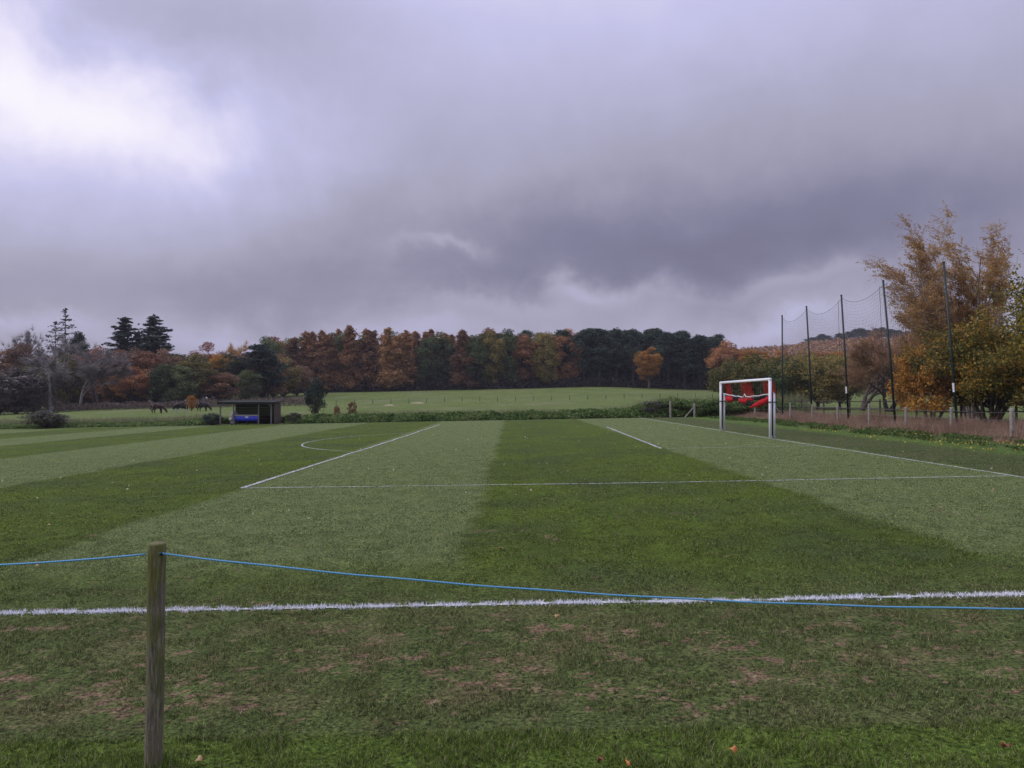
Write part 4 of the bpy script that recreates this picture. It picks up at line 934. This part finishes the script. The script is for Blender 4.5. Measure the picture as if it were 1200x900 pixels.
# darker rail fence a little farther back
rf = empty('rail_fence', (24.5, 50, Hf(24.5, 50))); tag(rf, 'dark rail fence behind the long grass and under the maple', 'fence')
RZ = Hf(24.5, 50); 
for k in range(9):
    y = 32 + k * 4.5; o = post_mesh(1.25, 0.06, 60 + k).build('post', m_darkwood, rf, True); o.location = (0, y - 50, Hf(24.5, y) - RZ)
for hz in (1.1, 0.6):
    mb = MB(); mb.tube([(-0.08, 32 + k * 4.5 - 50, Hf(24.5, 32 + k * 4.5) - RZ + hz) for k in range(9)], 0.035, 5); mb.build('rail', m_darkwood, rf)
# gate-end posts in the bank behind the goal
for k, (px, d, h, lab) in enumerate(((785.6, 62, 1.30, 'short grey post standing in the bank, left of two'), (813.6, 60, 1.15, 'short grey post with diagonal brace in the bank, right of two'))):
    x = wx(px, d); r_ = empty('wooden_post', (x, d, Hf(x, d))); tag(r_, lab, 'post'); post_mesh(h, 0.08, 80 + k).build('post_shaft', m_oldwood, r_, True)
    if k: mb = MB(); mb.tube([(-0.05, 0, h - 0.3), (-0.75, 0.1, 0.0)], 0.05, 6); mb.build('brace', m_oldwood, r_)
x = wx(906.5, 57); r_ = empty('wooden_post', (x, 57, Hf(x, 57))); tag(r_, 'leaning grey corner post with brace just right of the goal', 'post'); post_mesh(1.25, 0.09, 90).build('post_shaft', m_oldwood, r_, True)
mb = MB(); mb.tube([(0.05, 0, 0.9), (0.75, 0.05, 0.0)], 0.05, 6); mb.build('brace', m_oldwood, r_)
# thin fence across the sloping field
fd = empty('field_fence', (0, 150, Hf(0, 150))); tag(fd, 'line of thin dark posts and wire crossing the sloping field', 'fence'); FZ2 = Hf(0, 150)
pm = MB(); pm.tube([(0, 0, -0.1), (0.01, 0, 0.95)], 0.055, 6); pme = pm.mesh('post', True, (m_darkwood,)); tp = []
for k in range(27):
    px = 394 + k * 21.0; x = wx(px, 150); y = 150 + 1.5 * math.sin(k * 0.3); o = bpy.data.objects.new('post', pme); COL.objects.link(o); o.parent = fd; o.location = (x, y - 150, Hf(x, y) - FZ2); tp.append((x, y - 150, Hf(x, y) - FZ2))
for hz in (0.5, 0.85):
    mb = MB(); mb.tube([(a, b_ - 0.06, c_ + hz) for a, b_, c_ in tp], 0.014, 3); mb.build('wire', m_wire, fd)
# sandy molehill-like mounds
m_sand = simple('pale_earth', (0.29, 0.26, 0.15), 0.95, 0.1, 3.0, 0.25)
for k, (px, d, w, h, lab) in enumerate(((456.5, 140, 1.05, 0.30, 'small pale earth mound in the field, left of two'), (490, 146, 1.5, 0.34, 'larger pale earth mound in the field, right of two'))):
    x = wx(px, d); mb = MB(); n = 16
    for j in range(5):
        r_ = w * (1 - j / 4.6); z = h * (1 - (1 - j / 4.6) ** 2 + 0.0) - 0.05 * (j == 0)
        for i in range(n): a = i * 6.2832 / n; q = r_ * (0.85 + 0.3 * rnd.random()); mb.v.append((math.cos(a) * q, math.sin(a) * q * 0.8, z))
    for j in range(4):
        for i in range(n): mb.f.append((j * n + i, j * n + (i + 1) % n, (j + 1) * n + (i + 1) % n, (j + 1) * n + i)); mb.m.append(0)
    mb.f.append(tuple(4 * n + i for i in range(n))); mb.m.append(0)
    o = mb.build('earth_mound', m_sand, None, True); o.location = (x, d, Hf(x, d)); tag(o, lab, 'earth mound')
mb = MB()

# ------------------------------------------------------------------ dugout shelter
DX, DY = -23.05, 66.0; DZ = Hf(DX, DY)
du = empty('dugout', (DX, DY, DZ)); tag(du, 'open fronted timber dugout shelter with flat dark roof', 'dugout shelter')
m_roof = simple('felt_roof', (0.022, 0.026, 0.02), 0.9, 0.2, 4, 0.3); m_board = simple('dark_boards', (0.018, 0.015, 0.015), 0.9, 0.1, 6, 0.3); m_board2 = simple('side_boards', (0.11, 0.085, 0.075), 0.9, 0.1, 6, 0.25)
m_dugpost = simple('grey_timber', (0.17, 0.155, 0.15), 0.9, 0.1, 5, 0.3)
mb = MB(); q = [(-2.62, -0.55, 1.90), (2.42, -0.55, 1.90), (2.42, 2.05, 2.04), (-2.62, 2.05, 2.04)]
b0 = len(mb.v); mb.v += q + [(a, b_, c_ + 0.07) for a, b_, c_ in q]
for f_ in ((0, 3, 2, 1), (4, 5, 6, 7), (0, 1, 5, 4), (1, 2, 6, 5), (2, 3, 7, 6), (3, 0, 4, 7)): mb.f.append(f_); mb.m.append(0)
mb.box((-0.1, -0.565, 1.86), (5.04, 0.025, 0.13)); mb.build('roof', m_roof, du)
for x in (-2.42, -1.27, 0.92, 2.02):
    mb = MB(); mb.box((x, -0.38, 0.93), (0.11 if abs(x) > 1.5 else 0.08, 0.10, 1.92)); mb.build('post', m_dugpost, du)
mb = MB(); mb.tube([(1.98, -0.38, 1.62), (1.72, -0.38, 1.86)], 0.035, 4); mb.build('brace', m_oldwood, du)
mb = MB()
for k in range(13): mb.box((0.21 - 0.0, 1.55 - 0.012 * (k % 2), 0.09 + k * 0.145), (4.05, 0.025, 0.138))
mb.build('back_wall', m_board, du)
mb = MB()
for k in range(13): mb.box((2.26 + 0.006 * (k % 2), 0.6, 0.09 + k * 0.142), (0.03, 1.85, 0.135))
mb.build('side_wall', m_board2, du)
mb = MB(); mb.box((0.3, 1.2, 0.45), (3.6, 0.32, 0.05)); [mb.box((x, 1.2, 0.22), (0.06, 0.28, 0.42)) for x in (-1.3, 0.3, 1.9)]; mb.build('bench', m_darkwood, du)
# blue-covered table/bench in front bay
bn = empty('advertising_board', (DX - 0.17, DY - 0.22, DZ)); tag(bn, 'blue banner board with a white emblem standing inside the dugout', 'banner board')
m_blue = simple('blue_banner', (0.03, 0.055, 0.52), 0.5, 0.4, 4, 0.15); m_grey = simple('grey_board', (0.30, 0.29, 0.31), 0.7, 0.3, 5, 0.15)
mb = MB(); n = 20
for i in range(n + 1):
    x = -1.02 + 2.04 * i / n; w_ = 0.02 * math.sin(i * 1.7); mb.v += [(x, w_, 0.30 + 0.02 * math.sin(i * 2.3)), (x, w_ * 0.5, 0.72), (x, w_ + 0.02, 0.30 + 0.02 * math.sin(i * 2.3)), (x, w_ * 0.5 + 0.02, 0.72)]
for i in range(n):
    a = i * 4; mb.f += [(a, a + 4, a + 5, a + 1), (a + 2, a + 3, a + 7, a + 6), (a + 1, a + 5, a + 7, a + 3), (a, a + 2, a + 6, a + 4)]; mb.m += [0] * 4
mb.build('blue_banner', m_blue, bn, True)
mb = MB(); mb.box((0, 0.10, 0.79), (2.06, 0.26, 0.13)); mb.build('top_board', m_grey, bn)
mb = MB(); mb.v = [(-0.20, -0.03, 0.70), (0.20, -0.03, 0.70), (0.12, -0.03, 0.63), (0.0, -0.03, 0.57), (-0.10, -0.03, 0.63), (-0.20, -0.022, 0.70), (0.20, -0.022, 0.70), (0.12, -0.022, 0.63), (0.0, -0.022, 0.57), (-0.10, -0.022, 0.63)]
mb.f = [(4, 3, 2, 1, 0), (5, 6, 7, 8, 9)] + [(k, (k + 1) % 5, (k + 1) % 5 + 5, k + 5) for k in range(5)]; mb.m = [0] * 7; mb.build('white_emblem', m_white, bn)
for x in (-0.95, 0.0, 0.95): mb = MB(); mb.box((x, 0.1, 0.15), (0.06, 0.2, 0.30)); mb.build('leg', m_darkwood, bn)
# grey covered bundle in left bay
rb = random.Random(2); mb = MB()
def blob(mb, c, r, n=12, m_=8, amp=0.18):
    b0 = len(mb.v); ph = [rb.uniform(0, 6.28) for _ in range(4)]
    for j in range(m_ + 1):
        th = math.pi * j / m_
        for i in range(n):
            a = 6.2832 * i / n; q = 1 + amp * math.sin(3 * a + ph[0]) * math.sin(th) + amp * 0.6 * math.sin(4 * th + ph[1] + 2 * a)
            mb.v.append((c[0] + r[0] * q * math.sin(th) * math.cos(a), c[1] + r[1] * q * math.sin(th) * math.sin(a), c[2] + r[2] * q * math.cos(th)))
    for j in range(m_):
        for i in range(n): mb.f.append((b0 + j * n + i, b0 + (j + 1) * n + i, b0 + (j + 1) * n + (i + 1) % n, b0 + j * n + (i + 1) % n)); mb.m.append(0)
blob(mb, (0.08, 0, 0.82), (0.30, 0.28, 0.36)); blob(mb, (-0.12, -0.02, 0.42), (0.22, 0.24, 0.20)); blob(mb, (0, 0, 0.18), (0.22, 0.22, 0.2))
o = mb.build('tarpaulin_bundle', m_grey, None, True); o.location = (DX - 1.50, DY + 0.15, DZ); tag(o, 'grey lumpy wrapped bundle in the left bay of the dugout', 'bundle')

# ------------------------------------------------------------------ horses grazing in the left field
def horse(x, y, rz, coat, label, belly=None, graze=True):
    r_ = empty('horse', (x, y, Hf(x, y)), rz); tag(r_, label, 'horse', 'horses grazing beyond the bank')
    V_ = [(-0.72, 0, 1.22), (-0.45, 0, 1.20), (0.0, 0, 1.14), (0.42, 0, 1.17), (0.68, 0, 1.12), (0.98, 0, 0.86), (1.22, 0, 0.52), (1.34, 0, 0.36), (1.40, 0, 0.14)]
    R_ = [0.27, 0.42, 0.44, 0.41, 0.33, 0.23, 0.16, 0.15, 0.09]; E_ = [(k, k + 1) for k in range(8)]
    def chain(root, pts, rr):
        prev = root
        for p, q in zip(pts, rr): V_.append(p); R_.append(q); E_.append((prev, len(V_) - 1)); prev = len(V_) - 1
    for s in (-1, 1):
        st = 0.12 * s
        chain(1, [(-0.58, 0.15 * s, 0.98), (-0.44 + st, 0.17 * s, 0.74), (-0.68 + st, 0.16 * s, 0.50), (-0.62 + st, 0.16 * s, 0.14), (-0.58 + st, 0.16 * s, 0.03)], [0.26, 0.16, 0.095, 0.065, 0.08])
        chain(3, [(0.46, 0.14 * s, 0.88), (0.48 - st, 0.15 * s, 0.68), (0.50 - st, 0.15 * s, 0.44), (0.50 - st, 0.15 * s, 0.14), (0.53 - st, 0.15 * s, 0.03)], [0.22, 0.14, 0.085, 0.062, 0.075])
        chain(6, [(1.16, 0.08 * s, 0.62), (1.12, 0.10 * s, 0.72)], [0.05, 0.025])
    me = bpy.data.meshes.new('body'); me.from_pydata(V_, E_, []); o = link('body', me, r_, coat)
    sk = o.modifiers.new('skin', 'SKIN'); 
    if not me.skin_vertices: me.attributes.new('x', 'FLOAT', 'POINT')
    bpy.context.view_layer.objects.active = o
    for k, sv in enumerate(me.skin_vertices[0].data): sv.radius = (R_[k], R_[k]); sv.use_root = (k == 2)
    sb = o.modifiers.new('sub', 'SUBSURF'); sb.levels = 1; sb.render_levels = 2; sk.use_smooth_shade = True
    mb = MB(); mb.tube([(-0.90, 0, 1.28), (-1.02, 0.02, 1.05), (-1.04, 0.03, 0.7), (-1.0, 0.03, 0.42)], [0.05, 0.08, 0.09, 0.02], 7); mb.build('tail', m_mane, r_, True)
    mb = MB(); mb.tube([(0.62, 0, 1.36), (0.86, 0.02, 1.12), (1.08, 0.03, 0.80), (1.16, 0.02, 0.66)], [0.04, 0.06, 0.06, 0.03], 6); mb.build('mane', m_mane, r_, True)
    r_.scale = (1.0, 1.2, 1.0)
    return r_
m_mane = simple('horse_hair', (0.016, 0.013, 0.012), 0.8, 0.2)
m_bay = simple('bay_coat', (0.042, 0.018, 0.013), 0.6, 0.3, 2, 0.25)
m_dark = simple('dark_coat', (0.022, 0.016, 0.014), 0.6, 0.3, 2, 0.25)
m_pie, g, b, out = new_mat('dark_coat_white_legs')
tc = g.new('ShaderNodeTexCoord'); sp = g.new('ShaderNodeSeparateXYZ'); g.l.new(tc.outputs['Object'], sp.inputs[0])
zz_ = g.math('MULTIPLY_ADD', g.noise(tc.outputs['Object'], 3.0, 2), 0.35, sp.outputs[2]); g.put(b.inputs['Base Color'], g.mix(g.mapr(zz_, 0.74, 0.80), (0.55, 0.53, 0.52), (0.022, 0.016, 0.014)))
d = 119; horse(wx(185, d), d, rad(10), m_bay, 'chestnut brown horse grazing on its own, farthest left of the three')
d = 121; horse(wx(212, d), d, rad(188), m_pie, 'dark horse with white lower legs grazing left of the orange shrub')
d = 126; horse(wx(238, d), d, rad(4), m_dark, 'dark brown horse half hidden right of the orange shrub')

# ------------------------------------------------------------------ rope barrier in the foreground
def near_post(x, y, label, h=1.175):
    r_ = empty('rope_post', (x, y, Hf(x, y))); tag(r_, label, 'post')
    mb = MB(); R0 = 0.044; n = 28; zs = [-0.08, 0.0] + [h * k / 14 for k in range(1, 14)] + [h - 0.012, h - 0.003, h]
    rr = [R0 * 1.02] * 2 + [R0 * (1 + 0.012 * math.sin(k * 1.9)) for k in range(13)] + [R0 * 0.99, R0 * 0.93, R0 * 0.80]
    mb.tube([(0.012 * z + 0.002 * math.sin(z * 5), 0.002 * math.sin(z * 3), z) for z in zs], rr, n)
    o = mb.build('post_shaft', m_mossy, r_, True)
    hd = MB(); hd.tube([(0.0135 + 0.034, -0.031, h - 0.052), (0.0135 + 0.040, -0.034, h - 0.052)], 0.008, 12); hd.build('rope_hole', m_black, r_)
    return r_
m_mossy, g, b, out = new_mat('mossy_post_wood')
tc = g.new('ShaderNodeTexCoord'); mp = g.new('ShaderNodeMapping'); g.l.new(tc.outputs['Object'], mp.inputs[0]); mp.inputs['Scale'].default_value = (1, 1, 0.09)
grain = g.noise(mp.outputs[0], 95, 6, 0.7, 0.3); mp2 = g.new('ShaderNodeMapping'); g.l.new(tc.outputs['Object'], mp2.inputs[0]); mp2.inputs['Scale'].default_value = (1, 1, 0.35)
blot = g.noise(mp2.outputs[0], 22, 6, 0.65); sp = g.new('ShaderNodeSeparateXYZ'); g.l.new(tc.outputs['Object'], sp.inputs[0])
wood = g.ramp(grain, [(0.25, (0.035, 0.028, 0.022)), (0.5, (0.14, 0.12, 0.09)), (0.75, (0.33, 0.29, 0.23))])
wood = g.mix(g.mapr(blot, 0.55, 0.72, 0, 0.8), wood, (0.045, 0.032, 0.026))
mossf = g.math('MULTIPLY', g.mapr(g.noise(mp2.outputs[0], 14, 6, 0.7), 0.38, 0.60), g.mapr(sp.outputs[2], 0.05, 0.9, 0.45, 1.0))
wood = g.mix(mossf, wood, g.ramp(grain, [(0.3, (0.055, 0.064, 0.014)), (0.7, (0.150, 0.155, 0.042))]))
geo = g.new('ShaderNodeNewGeometry'); sn = g.new('ShaderNodeSeparateXYZ'); g.l.new(geo.outputs['Normal'], sn.inputs[0])
wood = g.mix(g.mapr(sn.outputs[2], 0.4, 0.8, 0, 0.8), wood, (0.14, 0.13, 0.055))
g.put(b.inputs['Base Color'], wood); bp = g.new('ShaderNodeBump'); bp.inputs['Strength'].default_value = 0.8; bp.inputs['Distance'].default_value = 0.004
g.put(bp.inputs['Height'], g.math('ADD', grain, blot)); g.l.new(bp.outputs[0], b.inputs['Normal']); b.inputs['Roughness'].default_value = 0.9
PX, PY = -1.862, 3.93
near_post(PX, PY, 'mossy round wooden post holding the blue rope in the foreground')
m_rope, g, b, out = new_mat('blue_twisted_rope')
tc = g.new('ShaderNodeTexCoord'); wv = g.new('ShaderNodeTexWave', wave_type='BANDS', bands_direction='DIAGONAL'); g.l.new(tc.outputs['Object'], wv.inputs[0]); wv.inputs['Scale'].default_value = 42
g.put(b.inputs['Base Color'], g.mix(wv.outputs['Fac'], (0.04, 0.19, 0.36), (0.20, 0.48, 0.68))); b.inputs['Roughness'].default_value = 0.5
def rope(name, pts, label, r=0.0048):
    mb = MB(); mb.tube(pts, r, 8); o = mb.build(name, m_rope, None, True); tag(o, label, 'rope', 'blue rope strung between the posts'); return o
def interp(xs, zs, x):
    # natural smooth curve through control heights
    return float(np.interp(x, xs, zs))
xs = np.array([-1.82, -0.89, 0.0, 0.89, 1.8, 2.67, 4.0, 5.4, 6.9]); zs = np.array([0.875, 0.772, 0.697, 0.640, 0.605, 0.588, 0.610, 0.70, 0.90])
cf = np.polyfit(xs, zs, 4); X = np.linspace(-1.825, 6.9, 120)
rope('blue_rope', [(float(a), PY - 0.03 + 0.0 * a, float(np.polyval(cf, a)) + 0.0015 * math.sin(a * 9)) for a in X], 'thin blue rope sagging from the post away to the right')
X = np.linspace(-6.9, -1.895, 70)
rope('blue_rope', [(float(a), PY - 0.03, 0.80 + 0.075 * ((a + 3.3) / 1.45) ** 2 * (1.0 if a > -3.3 else 0.25)) for a in X], 'short length of blue rope running left from the post')
p2 = near_post(6.95, PY, 'next rope post beyond the right edge'); p3 = near_post(-6.95, PY, 'next rope post beyond the left edge')
n = 420; a = rs.rand(n) * 6.283; r_ = 0.045 + np.abs(rs.normal(size=n)) * 0.035
tf = link('grass_tuft', np_mesh('grass_tuft', blades(PX + np.cos(a) * r_, PY + np.sin(a) * r_, np.full(n, 0.07), 0.0045, rs, 1.0), 3, m_blade, {'bare': np.zeros(n * 3)})); tag(tf, 'longer grass growing round the foot of the rope post', 'grass', kind='stuff')
# a few single fallen leaves in the near grass
m_l1 = simple('orange_leaf', (0.52, 0.20, 0.07), 0.7, 0.3, 30, 0.25); m_l2 = simple('tan_leaf', (0.50, 0.34, 0.17), 0.7, 0.3, 30, 0.25); m_l3 = simple('red_brown_leaf', (0.26, 0.085, 0.05), 0.7, 0.3, 30, 0.25)
def gnd(px, py): d = 1667.0 / ((py - 466) + 0.02 * (px - 600)); return (px - 600) / 880 * d, d
for k, (px, py, m_, s, lab) in enumerate(((857, 881, m_l1, 0.038, 'bright orange curled leaf in the near grass at the right'), (237, 893, m_l2, 0.042, 'pale tan fallen leaf just right of the post foot'), (1173, 876, m_l3, 0.036, 'dull red leaf near the right corner'),
                                          (702, 893, m_l3, 0.032, 'small red brown leaf at the bottom edge, left of a second one'), (735, 896, m_l1, 0.028, 'reddish leaf at the bottom edge, right of the small red brown one'), (653, 725, m_l2, 0.045, 'upright pale orange leaf just below the touchline'),
                                          (46, 665, m_l2, 0.045, 'pale leaf on the grass beyond the rope at the left'), (587, 644, m_l2, 0.05, 'pale leaf on the dark stripe in the middle'))):
    x, d = gnd(px, py); s *= 0.55; mb = MB(); out_ = []; nn = 14
    for i in range(nn):
        a = i * 2 * math.pi / nn; q = 1 + 0.18 * math.cos(5 * a); lx, ly = math.cos(a) * q * s, math.sin(a) * q * s * 0.7; out_.append((lx, ly, 0.012 * math.sin(a * 2) + 0.25 * ly))
    mb.v = [(0, 0, -0.004)] + out_ + [(0, 0, -0.0055)] + [(a_, b2, c2 - 0.0015) for a_, b2, c2 in out_]
    for i in range(nn): j = (i + 1) % nn; mb.f += [(0, 1 + i, 1 + j), (nn + 1, nn + 2 + j, nn + 2 + i), (1 + i, nn + 2 + i, nn + 2 + j, 1 + j)]; mb.m += [0] * 3
    mb.tube([(-s * 1.0, 0, 0), (-s * 1.8, 0.004, 0.006)], 0.0012, 4)
    o = mb.build('fallen_leaf', m_, None, True); o.location = (x, d, Hf(x, d) + 0.03); o.rotation_euler = (rad(25) if k != 5 else rad(75), rad(10), k * 1.3); tag(o, lab, 'leaf', 'single fallen leaves')

# ------------------------------------------------------------------ thin damp air over the whole place
hz_m = bpy.data.materials.new('haze_air'); hz_m.use_nodes = True; g = NG(hz_m.node_tree); g.n.clear()
out = g.new('ShaderNodeOutputMaterial'); pv = g.new('ShaderNodeVolumePrincipled'); pv.inputs['Color'].default_value = (0.86, 0.86, 0.97, 1); pv.inputs['Density'].default_value = 0.00017
g.l.new(pv.outputs[0], out.inputs['Volume'])
mb = MB(); mb.box((0, 1100, 34), (3060, 2860, 76)); hz = mb.build('haze', hz_m); tag(hz, kind='stuff', label='thin damp autumn haze in the air', cat='haze')

# labels: trees that share a description and can be told apart by their place get their order in the row
rows = {}
for o in bpy.data.objects:
    if o.parent is None and o.get('label') and o.get('group'): rows.setdefault(o['label'], []).append(o)
for lab, os_ in rows.items():
    if 2 <= len(os_) <= 20 and len(lab.split()) <= 12:
        for k, o in enumerate(sorted(os_, key=lambda q: q.location.x / max(q.location.y, 1))): o['label'] = lab + ', %s from the left' % ORD[k]
